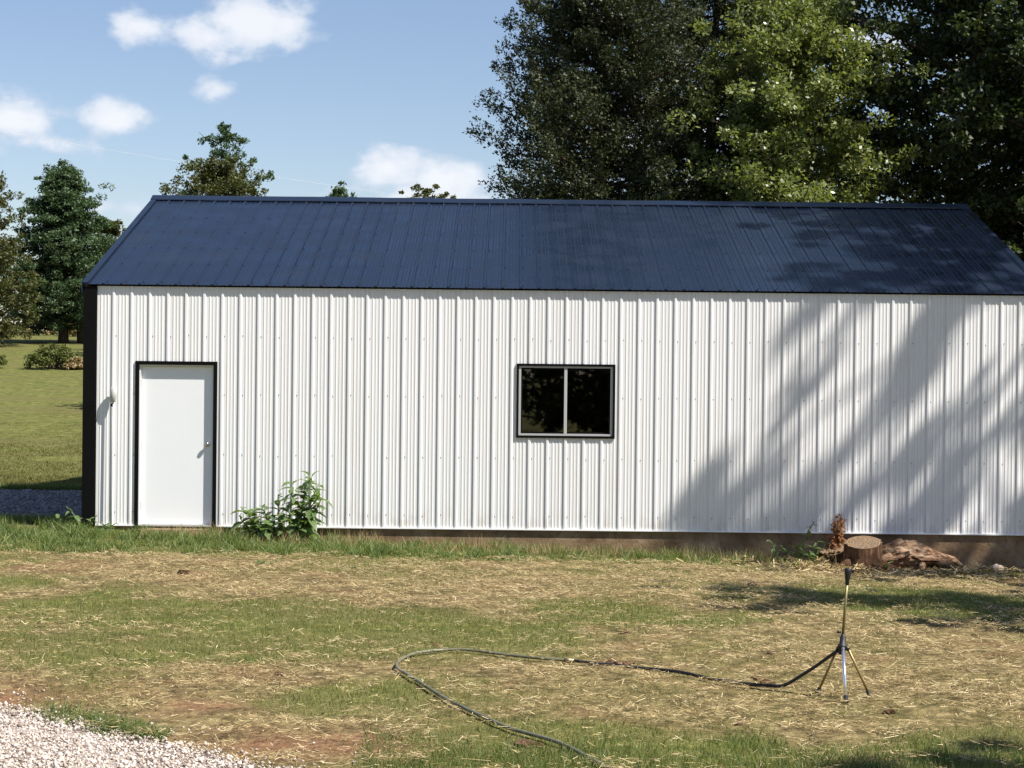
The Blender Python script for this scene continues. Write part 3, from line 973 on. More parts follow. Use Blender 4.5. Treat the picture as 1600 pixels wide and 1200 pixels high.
# clods of earth on the lawn
CLODS = [(.74, -10.50, .05), (.83, -10.47, .035), (.63, -10.52, .03), (1.72, -11.18, .035), (1.65, -11.05, .025), (-1.55, -11.0, .03), (.9, -9.0, .03), (1.9, -9.9, .03), (0.08, -13.35, .05), (2.3, -12.3, .028),
         (-.55, -9.6, .025), (1.35, -12.6, .03), (-3.3, -4.6, .05), (-0.5, -6.5, .04), (2.6, -3.6, .05)]
for i, (cx, cy, s) in enumerate(CLODS):
    r = np.random.default_rng(100 + i)
    mb = MB()
    for q in range(4):
        ox, oy = r.normal(0, s * .6, 2)
        n1, n2 = 5, 8
        ss = s * r.uniform(.5, 1)
        gz = float(ground_z(cx + ox, cy + oy))
        pts = []; fs = []
        for a_ in range(1, n1):
            for b_ in range(n2):
                th = math.pi * a_ / n1; ph = 2 * math.pi * b_ / n2
                rr = ss * r.uniform(.7, 1.2)
                pts.append((cx + ox + rr * math.sin(th) * math.cos(ph), cy + oy + rr * math.sin(th) * math.sin(ph), gz + ss * .35 + rr * .7 * math.cos(th)))
        for a_ in range(n1 - 2):
            for b_ in range(n2):
                fs.append((a_ * n2 + b_, (a_ + 1) * n2 + b_, (a_ + 1) * n2 + (b_ + 1) % n2, a_ * n2 + (b_ + 1) % n2))
        fs += [tuple(range(n2)), tuple(range((n1 - 2) * n2 + n2 - 1, (n1 - 2) * n2 - 1, -1))]
        mb.add(pts, fs)
    where = ['against the black hose right of its joint', 'just behind the black hose', 'beside the hose joint', 'near the low bend of the black hose before the sprinkler', 'above the low bend of the black hose',
             'left of the green hose bend', 'beyond the hose in the middle of the lawn', 'left of the sprinkler pole', 'in front of the green hose at bottom centre', 'in front of the sprinkler',
             'behind the far loop of the green hose', 'between the black hose and the bottom edge', 'on the bare soil left below the weed plant', 'on the dry band below the wall', 'on straw in front of the leafy weeds']
    tag(mb.build('earth_clod', M['clod'], None), 'small dark clod of earth ' + where[i], 'clod', 'earth clods on the lawn')

# ------------------------------------------------------------------ hose and sprinkler
HG = [(.75, -14.9), (.6, -14.3), (.45, -13.84), (.27, -13.36), (.02, -13.0), (-.13, -12.66), (-.29, -12.26), (-.42, -11.9), (-.56, -11.48), (-.70, -11.04), (-.765, -10.8), (-.765, -10.52), (-.71, -10.28), (-.62, -10.16), (-.44, -10.06), (-.28, -10.09), (-.02, -10.28), (.20, -10.42), (.40, -10.47)]
HB = [(.40, -10.47), (.60, -10.6), (.73, -10.66), (.90, -10.78), (1.14, -11.0), (1.37, -11.26), (1.56, -11.40), (1.70, -11.46)]


def smooth_path(P, n=8):
    P = [Vector(p) for p in P]
    out = []
    for i in range(len(P) - 1):
        a, b, c_, d_ = P[max(i - 1, 0)], P[i], P[i + 1], P[min(i + 2, len(P) - 1)]
        for k in range(n):
            t = k / n
            out.append(.5 * ((2 * b) + (c_ - a) * t + (2 * a - 5 * b + 4 * c_ - d_) * t * t + (3 * b - a - 3 * c_ + d_) * t ** 3))
    out.append(P[-1])
    return out


def lay(P, lift):
    return [(x, y, float(ground_z(x, y)) + lift) for x, y in P]


hg = empty('green_garden_hose', lay([HG[9]], 0)[0], 'grey-green garden hose looping over the lawn from the bottom edge', 'hose')
MB().tube(smooth_path(lay(HG, .026), 10), .0115, 10).build('hose_tube', M['hose_green'], hg, True)
jt = lay([(.40, -10.47), (.47, -10.515)], .024)
MB().tube([Vector(jt[0]).lerp(Vector(jt[1]), q) for q in (-.3, -.1, -.09, .4, .41, .8)], [.013, .013, .017, .017, .0145, .0145], 12).build('hose_coupling', M['brass'], hg, True)
SX, SY = 2.115, -11.72
sz = float(ground_z(SX, SY))
HUB = Vector((SX - .005, SY, sz + .335))
hbp = lay(HB, .029) + [(1.78, -11.50, sz + .045), (1.87, -11.55, sz + .11), (1.96, -11.61, sz + .185), (2.03, -11.66, sz + .25), (2.085, -11.70, HUB.z - .035)]
hb = empty('black_garden_hose', lay([HB[4]], 0)[0], 'black garden hose running from the green hose up to the sprinkler tripod', 'hose')
MB().tube(smooth_path(hbp, 10), .0112, 10).build('hose_tube', M['rubber'], hb, True)

sp = empty('tripod_sprinkler', (SX, SY, sz), 'black-headed lawn sprinkler on a tall pole with three tripod legs', 'sprinkler')
TOP = Vector((SX + .022, SY, sz + .755))
MB().tube([HUB + Vector((0, 0, .04)), TOP], .0085, 12).build('pole', M['pole_olive'], sp, True)
ax = (TOP - HUB).normalized()
hd = MB().lathe(TOP, ax, [(-.035, .010), (-.03, .013), (-.005, .013), (.0, .016), (.02, .018), (.03, .021), (.05, .023), (.066, .023), (.070, .020), (.071, .004)], 16).build('sprinkler_head', M['rubber'], sp, True)
MB().box(TOP.x - .020, TOP.x + .026, TOP.y - .008, TOP.y + .008, TOP.z + .076, TOP.z + .083).build('deflector_arm', M['leg_brass'], hd)
MB().tube([TOP + ax * .05 + Vector((.025, 0, 0)), TOP + ax * .062 + Vector((.042, -.01, 0))], [.008, .005], 10).build('nozzle', M['rubber'], hd, True)
mb = MB()
mb.lathe(HUB, ax, [(-.055, .018), (-.05, .022), (-.012, .023), (-.01, .030), (.006, .030), (.010, .020), (.055, .019), (.06, .014), (.075, .013), (.076, .003)], 14)
hubo = mb.build('hub', M['rubber'], sp, True)
MB().tube([HUB + Vector((-.01, -.0, .085)), HUB + Vector((-.032, -.006, .088))], [.006, .010], 8).build('clamp_knob', M['rubber'], hubo, True)
for (fx_, fy_, mt) in ((1.99, -11.53, 'leg_brass'), (2.10, -11.92, 'leg_silver'), (2.30, -11.66, 'leg_brass')):
    fz = float(ground_z(fx_, fy_)) + .012
    d = Vector((fx_, fy_, fz)) - HUB
    u = Vector((d.x, d.y, 0)).normalized()
    s0 = HUB + u * .034 + Vector((0, 0, -.008)); s1 = Vector((fx_, fy_, fz))
    lg = MB().tube([s0, s1], .0085 if mt == 'leg_brass' else .011, 10).build('leg', M[mt], sp, True)
    dd = (s1 - s0).normalized()
    MB().tube([s1 - dd * .035, s1 - dd * .004, s1 - dd * .003, s1 + dd * .006], [.014, .015, .024, .020], 10).build('foot', M['rubber'], lg, True)
    MB().tube([HUB + u * .014 + Vector((0, 0, -.004)), s0 + dd * .022], [.013, .013], 8).build('leg_socket', M['rubber'], lg, True)

# ------------------------------------------------------------------ stumps, log, stone
gz = lambda x, y: float(ground_z(x, y))


def stump_body(c, rx, ry, h, flare, seed, n=30, rows=7, tilt=(0, 0)):
    r = np.random.default_rng(seed)
    lob = r.uniform(.88, 1.1, n); lob = (lob + np.roll(lob, 1) + np.roll(lob, -1)) / 3
    root = 1 + .30 * np.clip(np.cos(np.arange(n) / n * 2 * math.pi * 5 + r.uniform(0, 6)), 0, 1)
    v = []; f = []
    for j in range(rows):
        t = j / (rows - 1)
        k = 1 + flare * (1 - t) ** 2.2
        for i in range(n):
            q = 2 * math.pi * i / n
            s = lob[i] * (k * (1 + (root[i] - 1) * (1 - t) ** 2)) * (1 + (.035 if i % 2 else -.035)) * r.uniform(.965, 1.035)
            v.append((c[0] + rx * s * math.cos(q) + tilt[0] * t, c[1] + ry * s * math.sin(q) + tilt[1] * t, c[2] - .06 + (h + .06) * t + (.03 * math.cos(q + 1) + .085 * math.sin(q)) * t))
    for j in range(rows - 1):
        for i in range(n):
            f.append((j * n + i, j * n + (i + 1) % n, (j + 1) * n + (i + 1) % n, (j + 1) * n + i))
    top = [v[(rows - 1) * n + i] for i in range(n)]
    return v, f, top


def cap(top, lift=.002, rings=5):
    c = np.mean(np.array(top), 0)
    v = []; f = []
    n = len(top)
    for j in range(rings):
        t = 1 - j / rings
        for p in top:
            q = c + (np.array(p) - c) * t
            v.append((q[0], q[1], q[2] + lift + (random.uniform(-.006, .006) if j else 0)))
    v.append((c[0], c[1], c[2] + lift))
    for j in range(rings - 1):
        for i in range(n):
            f.append((j * n + i, j * n + (i + 1) % n, (j + 1) * n + (i + 1) % n, (j + 1) * n + i))
    for i in range(n):
        f.append(((rings - 1) * n + i, (rings - 1) * n + (i + 1) % n, rings * n))
    return v, f


sx, sy = 4.32, -.74
stp = empty('tree_stump', (sx, sy, gz(sx, sy)), 'round sawn tree stump with flat grey-brown top by the footing', 'stump')
v, f, top = stump_body((sx, sy, gz(sx, sy)), .215, .21, .33, .22, 5)
MB().add(v, f).build('bark', M['stump_bark'], stp, True)
v, f = cap(top); MB().add(v, f).build('cut_face', M['cut_wood'], stp)
for (qa, ln_) in ((-2.6, .42), (-1.9, .30), (-1.1, .34), (-.4, .45), (.3, .4)):
    ux, uy = math.cos(qa), math.sin(qa)
    rp = [(sx + ux * (.17 + ln_ * t), sy + uy * (.17 + ln_ * t) * .8, gz(sx + ux * (.17 + ln_ * t), sy + uy * (.17 + ln_ * t) * .8) + .10 * (1 - t) ** 2 - .01) for t in (0, .25, .5, .75, 1)]
    MB().tube(rp, [.085, .065, .048, .032, .012], 8).build('root', M['stump_bark'], stp, True)
sx2, sy2 = 4.05, -.34
st2 = empty('leaning_stump', (sx2, sy2, gz(sx2, sy2)), 'smaller split stump with reddish wood behind the round stump', 'stump')
v, f, top = stump_body((sx2, sy2, gz(sx2, sy2)), .17, .13, .20, .25, 8, 24, 6, (-.05, -.04))
MB().add(v, f).build('bark', M['stump_bark'], st2, True)
v, f = cap(top); MB().add(v, f).build('cut_face', M['cut_wood'], st2)
for q in range(6):
    a0 = math.pi * (1.02 + .13 * q)
    b0 = Vector((sx2 + .02, sy2 - .06, gz(sx2, sy2) + .10))
    e0 = b0 + Vector((math.cos(a0) * .02 - .16 + .055 * q, -.09, .10 - .015 * abs(q - 3)))
    MB().tube([b0 + Vector((.05 * (q - 3) * .3, 0, -.05)), b0.lerp(e0, .6), e0], [.022, .026, .016], 6).build('splinter', M['log_wood'], st2)


def lump(c, rx, ry, rzz, seed, n1=14, n2=26, amp=.28, taper=0.0):
    r = np.random.default_rng(seed)
    v = []; f = []
    for i in range(n1 + 1):
        th = math.pi * i / n1
        for k in range(n2):
            ph = 2 * math.pi * k / n2
            nn = float(fbm(np.array(math.cos(th) * 2.2 + 7 + seed), np.array(ph if ph < math.pi else 2 * math.pi - ph) * 1.3 + 3 * (ph > math.pi), seed)) - .5
            s = 1 + amp * 2 * nn + r.uniform(-.09, .09)
            x = math.cos(th); w = 1 - taper * max(0, x)
            v.append((c[0] + rx * x, c[1] + ry * s * math.sin(th) * math.cos(ph) * w, c[2] + rzz * s * math.sin(th) * math.sin(ph) * w))
    for i in range(n1):
        for k in range(n2):
            f.append((i * n2 + k, i * n2 + (k + 1) % n2, (i + 1) * n2 + (k + 1) % n2, (i + 1) * n2 + k))
    return v, f


lx, ly = 4.93, -.50
lg = empty('fallen_log', (lx, ly, gz(lx, ly)), 'weathered broken log lying between the round stump and the footing', 'log')
v, f = lump((lx, ly, gz(lx, ly) + .12), .54, .26, .20, 4, 34, 52, .55, .40)
MB().add(v, f).build('trunk_piece', M['log_wood'], lg)
for (a, b, r0) in (((4.66, -.66, .18), (4.42, -.82, .02), .05), ((5.2, -.66, .12), (5.55, -.74, .0), .055), ((5.05, -.7, .1), (5.0, -.9, .0), .05), ((5.35, -.5, .16), (5.62, -.42, .05), .06)):
    g0 = gz(a[0], a[1])
    MB().tube([(a[0], a[1], g0 + a[2]), ((a[0] + b[0]) / 2, (a[1] + b[1]) / 2, g0 + (a[2] + b[2]) / 2 + .03), (b[0], b[1], g0 + b[2])], [r0, r0 * .8, r0 * .35], 8).build('root', M['log_wood'], lg, True)
v, f = lump((6.05, -.42, gz(6.05, -.42) + .05), .085, .07, .07, 12, 8, 12, .3)
tag(MB().add(v, f).build('pale_rock', M['stone']), 'small pale rock in the shade by the footing right of the log', 'rock')
for i, (x_, y_, s_, lb) in enumerate(((4.62, -.98, .035, 'brown wood chunk on the ground in front of the log'), (3.55, -.75, .03, 'brown wood chunk left of the stumps under the weeds'), (5.75, -1.0, .03, 'brown wood chunk right of the log in the shade'), (5.3, -1.25, .028, 'brown wood chunk on straw below the right end of the log'))):
    v, f = lump((x_, y_, gz(x_, y_) + s_ * .5), s_ * 1.8, s_, s_ * .8, 30 + i, 7, 9, .3)
    tag(MB().add(v, f).build('wood_chunk', M['log_wood']), lb, 'wood', 'wood chunks round the stump')
N = 3200
X = rng.normal(4.6, .8, N); Y = -np.abs(rng.normal(.75, .32, N)) - .1
tag(straw_mesh('wood_litter', X, Y, rng.uniform(.03, .14, N), rng.uniform(.006, .018, N), M['straw'], 14, .3, .015), 'litter of wood chips and dry stalks round the stump', 'litter', kind='stuff')


# ------------------------------------------------------------------ plants
def leaf_quads(C, A, Nn, L, Wd):
    """rhombic leaves: centre, axis, normal, length, width"""
    A = A / np.linalg.norm(A, axis=1, keepdims=True)
    S = np.cross(A, Nn); S /= np.linalg.norm(S, axis=1, keepdims=True) + 1e-9
    P = np.empty((len(C), 4, 3))
    P[:, 0] = C - A * L[:, None] / 2
    P[:, 1] = C + S * Wd[:, None] / 2
    P[:, 2] = C + A * L[:, None] / 2
    P[:, 3] = C - S * Wd[:, None] / 2
    return P


def leaf_tris(P):
    """the small far leaves as single pointed faces"""
    c = P.mean(1, keepdims=True)
    w = (P[:, 1:2] - P[:, 3:4]) * .75
    b = c + (P[:, 0:1] - c) * .7
    return np.concatenate([b + w, P[:, 2:3], b - w], 1)


def unit(r, N):
    v = r.normal(0, 1, (N, 3))
    return v / np.linalg.norm(v, axis=1, keepdims=True)


def crown_leaves(r, centers, rad, per, L, flat, up=.5, droop=0.0):
    """leaf cloud round cluster centres"""
    n = len(centers)
    C = np.repeat(centers, per, 0)
    Rr = np.repeat(rad, per)
    g = unit(r, n * per) * (r.random(n * per) ** .45)[:, None]
    g[:, 2] *= flat
    C = C + g * Rr[:, None]
    A = unit(r, n * per) * .8 + g * .9
    A[:, 2] -= droop
    Nn = unit(r, n * per); Nn[:, 2] = np.abs(Nn[:, 2]) + up
    ln = L * r.uniform(.6, 1.3, n * per)
    return leaf_quads(C, A, Nn, ln, ln * r.uniform(.45, .75, n * per))


def tree(name, label, x, y, H, cb, R, prof, mat, n_bough=40, sub=7, per=60, L=.12, cr=.45, flat=.7, rise=.25, seed=1, trunk=.16, group=None, lean=(0, 0), jit=.25, cat='tree', ysq=1.0, xsq=1.0, trunks=1, limb_vis=True, droop=0.0, tmat=None, inner=.25, fine=False):
    """trunk and limbs + crown of leaf clusters; prof(h) is the crown radius share at crown height share h"""
    r = np.random.default_rng(seed)
    z0 = gz(x, y)
    root = empty(name, (x, y, z0), label, cat, group)
    mb = MB()
    top = Vector((x + lean[0], y + lean[1], z0 + H * .93))
    def axis_pt(t):
        return Vector((x, y, z0 - .1)).lerp(top, t) + Vector((math.sin(t * 5 + seed), math.cos(t * 4 + seed), 0)) * R * .05 * t
    for k in range(trunks):
        off = Vector((0, 0, 0)) if k == 0 else Vector((R * .22 * k, .1, 0))
        mb.tube([axis_pt(t / 8) + off * (1 - t / 8) for t in range(9)], [trunk * (1.25 if t == 0 else 1 - .9 * t / 8) for t in range(9)], 9)
    cents = []; rads = []
    for i in range(n_bough):
        h = (i + r.uniform(0, 1)) / n_bough
        q = i * 2.399963 + r.uniform(-.4, .4)
        rr = R * prof(h) * r.uniform(.72, 1.0 + jit)
        zt = cb + (H - cb) * h
        tip = Vector((x + lean[0] * zt / H + math.cos(q) * rr * xsq, y + lean[1] * zt / H + math.sin(q) * rr * ysq, z0 + zt + r.uniform(-.3, .3)))
        zs = max(.25 * cb, zt - rise * rr - .1)
        st = axis_pt(min(.97, max(.05, (zs + .1) / (H * .93 + .1))))
        mid_ = st.lerp(tip, .55) + Vector((0, 0, r.uniform(0, .12) * rr))
        if limb_vis:
            mb.tube([st, mid_, tip], [trunk * .34 * (1 - .6 * h), trunk * .18 * (1 - .5 * h), .008], 5, False)
        for s in range(sub):
            t = inner + (1 - inner) * (s + r.uniform(0, 1)) / sub
            p = (st.lerp(mid_, t / .55) if t < .55 else mid_.lerp(tip, (t - .55) / .45))
            spread = cr * (.35 + .8 * t)
            cents.append((p.x + r.normal(0, spread * .55) * xsq, p.y + r.normal(0, spread * .55) * ysq, p.z + r.normal(0, spread * .4 * max(flat, .15))))
            rads.append(cr * r.uniform(.55, 1.15) * (1.05 - .45 * t))
    mb.build('trunk', tmat or M['bark'], root, True)
    P = crown_leaves(r, np.array(cents), np.array(rads), per, L, flat, droop=droop)
    if fine:
        np_mesh('crown', leaf_tris(P), 3, mat, root)
    else:
        np_mesh('crown', P, 4, mat, root)
    return root


round_p = lambda h: math.sqrt(max(.02, 1 - (2 * h - .9) ** 2 / 1.25))
cone_p = lambda h: max(.06, (1 - h) ** .8 * (1 - .35 * (1 - h) ** 6))
dome_p = lambda h: max(.12, math.sqrt(max(0, 1 - h ** 2.4)))
oval_p = lambda h: max(.1, math.sin(math.pi * (.12 + .84 * h)) ** .7)


# cedar behind the roof: upswept shaggy sprays on ascending boughs
def cedar(name, label, x, y, H, R, seed, nb=150, group=None, cb=.6, xs_=1.0):
    r = np.random.default_rng(seed)
    z0 = gz(x, y)
    root = empty(name, (x, y, z0), label, 'tree', group)
    mb = MB()
    mb.tube([(x + .05 * math.sin(t), y, z0 - .1 + H * .95 * t / 9) for t in range(10)], [.24 * (1 - .93 * t / 9) for t in range(10)], 10)
    C = []; A = []; Ls = []
    for i in range(nb):
        h = ((i + r.uniform(0, 1)) / nb) ** .9
        q = i * 2.399963 + r.uniform(-.5, .5)
        rr = R * (1 - h ** 1.5) ** .7 * r.uniform(.62, 1.05)
        zt = cb + (H - cb) * h
        dirv = Vector((math.cos(q) * xs_, math.sin(q), 0))
        st = Vector((x, y, z0 + zt))
        tip = st + dirv * rr + Vector((0, 0, rr * r.uniform(.0, .40)))
        mid_ = st.lerp(tip, .6) - Vector((0, 0, rr * .09))
        mb.tube([st, mid_, mid_.lerp(tip, .45)], [.05 * (1 - .7 * h), .02, .005], 5, False)
        nt = int(9 + 12 * rr / R)
        for s in range(nt):
            t = .22 + .78 * (s + r.uniform(0, 1)) / nt
            p = st.lerp(mid_, t / .6) if t < .6 else mid_.lerp(tip, (t - .6) / .4)
            p = p + Vector((r.normal(0, 1), r.normal(0, 1), r.normal(0, .8))) * (.05 + .24 * rr / R * (1.1 - t))
            # a small branchlet fanning off the bough
            u = Vector((dirv.x * .8 + r.normal(0, .55), dirv.y * .8 + r.normal(0, .55), r.uniform(.0, .9))).normalized()
            bl = r.uniform(.18, .48) * (1.15 - .5 * h)
            m_ = 50
            tt = r.random(m_)
            base = np.array(p)[None] + np.array(u)[None] * (tt * bl)[:, None] + r.normal(0, .075, (m_, 3)) * (1.25 - tt)[:, None]
            C.append(base)
            A.append(np.array(u)[None] * 1.0 + r.normal(0, .5, (m_, 3)))
            Ls.append(r.uniform(.040, .090, m_) * (1.1 - .3 * tt))
    C = np.concatenate(C); A = np.concatenate(A); Ls = np.concatenate(Ls)
    mb.build('trunk', M['bark'], root, True)
    np_mesh('crown', leaf_tris(leaf_quads(C, A, unit(r, len(C)), Ls, Ls * r.uniform(.28, .5, len(C)))), 3, M['leaf_cedar'], root)
    return root


cedar('cedar_tree', 'large dark shaggy cedar rising behind the middle of the roof', 1.75, 13.6, 13.5, 3.15, 11, 560)
cedar('cedar_tree', 'second dark cedar close behind, between the big cedar and the bright maple', 4.1, 15.0, 12.2, 2.3, 12, 230)
tree('maple_tree', 'bright yellow-green sunlit maple between the cedar and the dark trees', 5.35, 12.3, 9.3, 1.6, 2.35, oval_p, M['leaf_maple'], 90, 9, 100, .095, .50, .7, .35, 21, .13)
dark_grp = 'dark trees behind the right end of the roof'
tree('dark_oak_tree', 'tall dark leafy tree just right of the bright maple', 9.2, 13.8, 14.5, 1.6, 3.1, oval_p, M['leaf_dark'], 120, 9, 110, .115, .58, .7, .3, 22, .22, dark_grp)
tree('dark_oak_tree', 'tall dark leafy tree at the far right edge', 11.6, 12.0, 15.5, 1.8, 3.2, oval_p, M['leaf_dark'], 100, 9, 100, .12, .6, .7, .3, 23, .24, dark_grp)
tree('dark_oak_tree', 'dark leafy tree in the gap behind the maple, top in frame', 6.5, 18.0, 10.4, 2.0, 2.6, oval_p, M['leaf_dark'], 80, 8, 80, .13, .55, .7, .3, 24, .2, dark_grp)
tree('dark_oak_tree', 'dark leafy tree farther back at the right, sky showing through', 12.2, 20.0, 15.0, 2.0, 3.4, oval_p, M['leaf_dark'], 80, 8, 64, .18, .6, .7, .3, 25, .24, dark_grp)

# trees of the field, left and above the roof
tree('pine_tree', 'dense blue-green pyramidal pine at the left beyond the field', -19.3, 56.5, 7.5, .7, 3.7, cone_p, M['leaf_pine'], 170, 8, 74, .105, .52, .55, .05, 31, .2, trunks=2, fine=True)
tree('field_tree', 'olive broadleaf tree cut by the left edge of the view', -21.6, 51.5, 7.2, .7, 2.3, dome_p, M['leaf_olive'], 80, 7, 70, .105, .44, .8, .3, 32, .15, fine=True)
tree('field_tree', 'small pale tree peeping out right of the pine', -20.6, 71.0, 5.9, .8, 2.0, dome_p, M['leaf_olive'], 50, 6, 40, .17, .38, .8, .3, 33, .12, fine=True)
tree('field_tree', 'loose airy tree with open top above the left end of the roof', -11.0, 47.0, 8.7, 3.8, 1.9, dome_p, M['leaf_pine'], 34, 5, 64, .10, .32, .8, .7, 34, .12, jit=.2, fine=True)
tree('field_tree', 'rounded olive tree low in front of the airy tree', -10.75, 44.0, 7.2, 2.0, 2.45, dome_p, M['leaf_olive'], 90, 7, 70, .095, .42, .8, .3, 35, .14, fine=True)
tree('field_tree', 'small dark treetop over the ridge left of the cloud', -9.25, 76.0, 8.0, 2.0, 1.6, dome_p, M['leaf_pine'], 34, 5, 36, .17, .36, .8, .3, 36, .14, fine=True)
tree('field_tree', 'flat-topped distant tree over the ridge below the cloud', -4.5, 76.0, 8.2, 2.4, 2.6, dome_p, M['leaf_olive'], 40, 5, 30, .16, .32, .7, .5, 37, .14, jit=.15, fine=True)
# trees out of the frame to the right: they throw the streaked shade on wall, roof and lawn
sh_grp = 'tall trees right of the view'
tree('shade_tree', 'tall tree right of the view, its boughs shading the right end of the wall', 15.75, -5.2, 20.8, 10.4, 3.2, oval_p, M['leaf_dark'], 38, 6, 56, .16, .40, .22, .10, 41, .26, sh_grp, ysq=1.35, xsq=.9, fine=True)
tree('shade_tree', 'tall tree right of the view, shading the grass below the stump', 12.4, -10.4, 14.2, 7.6, 2.4, oval_p, M['leaf_dark'], 34, 6, 60, .16, .42, .6, .2, 42, .22, sh_grp, fine=True)
tree('shade_tree', 'tall tree beside the right gable, shading the right end of the roof', 12.7, 1.6, 18.0, 7.4, 3.6, oval_p, M['leaf_dark'], 100, 7, 64, .16, .48, .5, .2, 43, .24, sh_grp, fine=True)
tree('shade_tree', 'tall tree right of the view, shading the bottom edge of the lawn', 11.0, -20.7, 13.4, 8.2, 2.9, oval_p, M['leaf_dark'], 40, 6, 60, .16, .42, .5, .2, 44, .2, sh_grp, fine=True)
tree('shade_tree', 'tall tree right of the view, shading the dark trees behind the shed', 17.5, 8.0, 18.0, 5.0, 3.4, oval_p, M['leaf_dark'], 34, 6, 56, .18, .6, .6, .2, 45, .28, sh_grp, fine=True)
# wood edge behind the photographer, mirrored in the window
for i, (x_, y_, h_, r_, lb) in enumerate(((-9, -58, 11, 3.6, 'broad tree behind the viewer, left of the middle'), (-2.5, -62, 13, 4.0, 'broad tree behind the viewer, in the middle'), (4.5, -57, 11.5, 3.6, 'broad tree behind the viewer, right of the middle'), (11, -61, 12.5, 4.0, 'broad tree behind the viewer, at its right side'), (-16, -61, 12, 4.0, 'broad tree behind the viewer, at its far left side'))):
    tree('wood_edge_tree', lb, x_ * .62, y_ + 22, h_ * .8, .15, r_ * .85, dome_p, M['leaf_olive' if i == 2 else 'leaf_dark'], 60, 6, 30, .26, .7, .7, .2, 60 + i, .25, 'wood edge behind the viewer', fine=True)


# bushes in the field
def bush(name, label, x, y, R, H, mat, seed, n=110, per=46, L=.09, cat='bush', group=None):
    r = np.random.default_rng(seed)
    z0 = gz(x, y)
    root = empty(name, (x, y, z0), label, cat, group)
    mb = MB(); c = []
    for i in range(n):
        q = r.uniform(0, 6.283); s = math.sqrt(r.random())
        zz = H * math.sqrt(max(.02, 1 - (s * .92) ** 2)) * r.uniform(.25, 1.05)
        c.append((x + math.cos(q) * s * R, y + math.sin(q) * s * R, z0 + zz))
        if i % 4 == 0:
            mb.tube([(x + math.cos(q) * .1 * R, y + math.sin(q) * .1 * R, z0 - .05), (x + math.cos(q) * s * R * .6, y + math.sin(q) * s * R * .6, z0 + zz * .6), c[-1]], [.02, .012, .005], 5, False)
    mb.build('stems', M['bark'], root)
    np_mesh('foliage', crown_leaves(r, np.array(c), r.uniform(.12, .26, n) * R, per, L, .8), 4, mat, root)
    return root


bush('field_bush', 'low broad green bush in the field left of the shed', -14.8, 36.5, .82, .72, M['leaf_bush'], 71)
bush('field_bush', 'green bush cut by the left edge of the view', -16.9, 36.5, .55, .66, M['leaf_bush'], 72, 60)
bush('dry_grass_clump', 'tan clump of dry grass beside the low bush', -14.0, 36.3, .45, .34, M['leaf_dry'], 73, 50, 40, .12, 'grass clump')
bush('hidden_thicket', 'thicket behind the shed, its shadow lying on the field', -8.9, 22.6, 1.0, 3.4, M['leaf_olive'], 74, 90, 40, .12, 'thicket')
for i in range(6):
    xx = -24.5 + 1.15 * i
    bush('tall_weeds', ['tan tall weeds at the far edge of the field, %s' % s for s in ('leftmost', 'second from left', 'third from left', 'under the pine', 'right of the pine trunks', 'nearest the shed corner')][i], xx, 66 + (i % 3), .7, .8, M['leaf_dry'], 80 + i, 40, 30, .16, 'weeds', 'tall weeds at the field edge')


# leafy weed by the wall: stems and single leaves
def leaf_mesh(nm):
    """pointed leaf, bent along its midrib, 1 long"""
    v = []; f = []
    prof = [(0, .012), (.12, .10), (.32, .19), (.55, .20), (.78, .12), (1.0, .004)]
    for t, w in prof:
        z = -.42 * t * t + .12 * t
        v += [(t, -w, z + w * .35), (t, 0, z), (t, w, z + w * .35)]
    for i in range(5):
        for k in range(2):
            f.append((i * 3 + k, i * 3 + k + 1, i * 3 + 4 + k, i * 3 + 3 + k))
    me = bpy.data.meshes.new(nm)
    me.from_pydata(v, [], f); me.materials.append(M['leaf_weed'])
    me.polygons.foreach_set('use_smooth', [True] * len(f)); me.update()
    return me


LEAF = leaf_mesh('leaf')


def weed(name, label, x, y, stems, seed, size=(.12, .2), cat='plant', group=None):
    r = random.Random(seed)
    z0 = gz(x, y)
    root = empty(name, (x, y, z0), label, cat, group)
    for (dx, dy, lx_, ly_, hh, nl) in stems:
        pts = []
        for t in range(6):
            s = t / 5
            pts.append(Vector((x + dx + lx_ * s * s + r.uniform(-.01, .01), y + dy + ly_ * s * s, z0 - .03 + hh * s)))
        MB().tube(pts, [.011 * (1 - .7 * t / 5) + .002 for t in range(6)], 6).build('stem', M['stem'], root, True)
        for k in range(nl):
            s = .18 + .82 * (k + r.random() * .6) / nl
            i = min(4, int(s * 5)); p = pts[i].lerp(pts[i + 1], s * 5 - i) if i < 5 else pts[5]
            o = bpy.data.objects.new('leaf', LEAF)
            COL.objects.link(o); o.parent = root
            o.location = p - Vector((x, y, z0))
            L = r.uniform(*size) * (1.1 - .35 * s)
            o.scale = (L, L * r.uniform(.85, 1.25), L)
            o.rotation_euler = (r.uniform(-.5, .5), r.uniform(-.75, .45), k * 2.4 + r.uniform(-.5, .5))
    return root


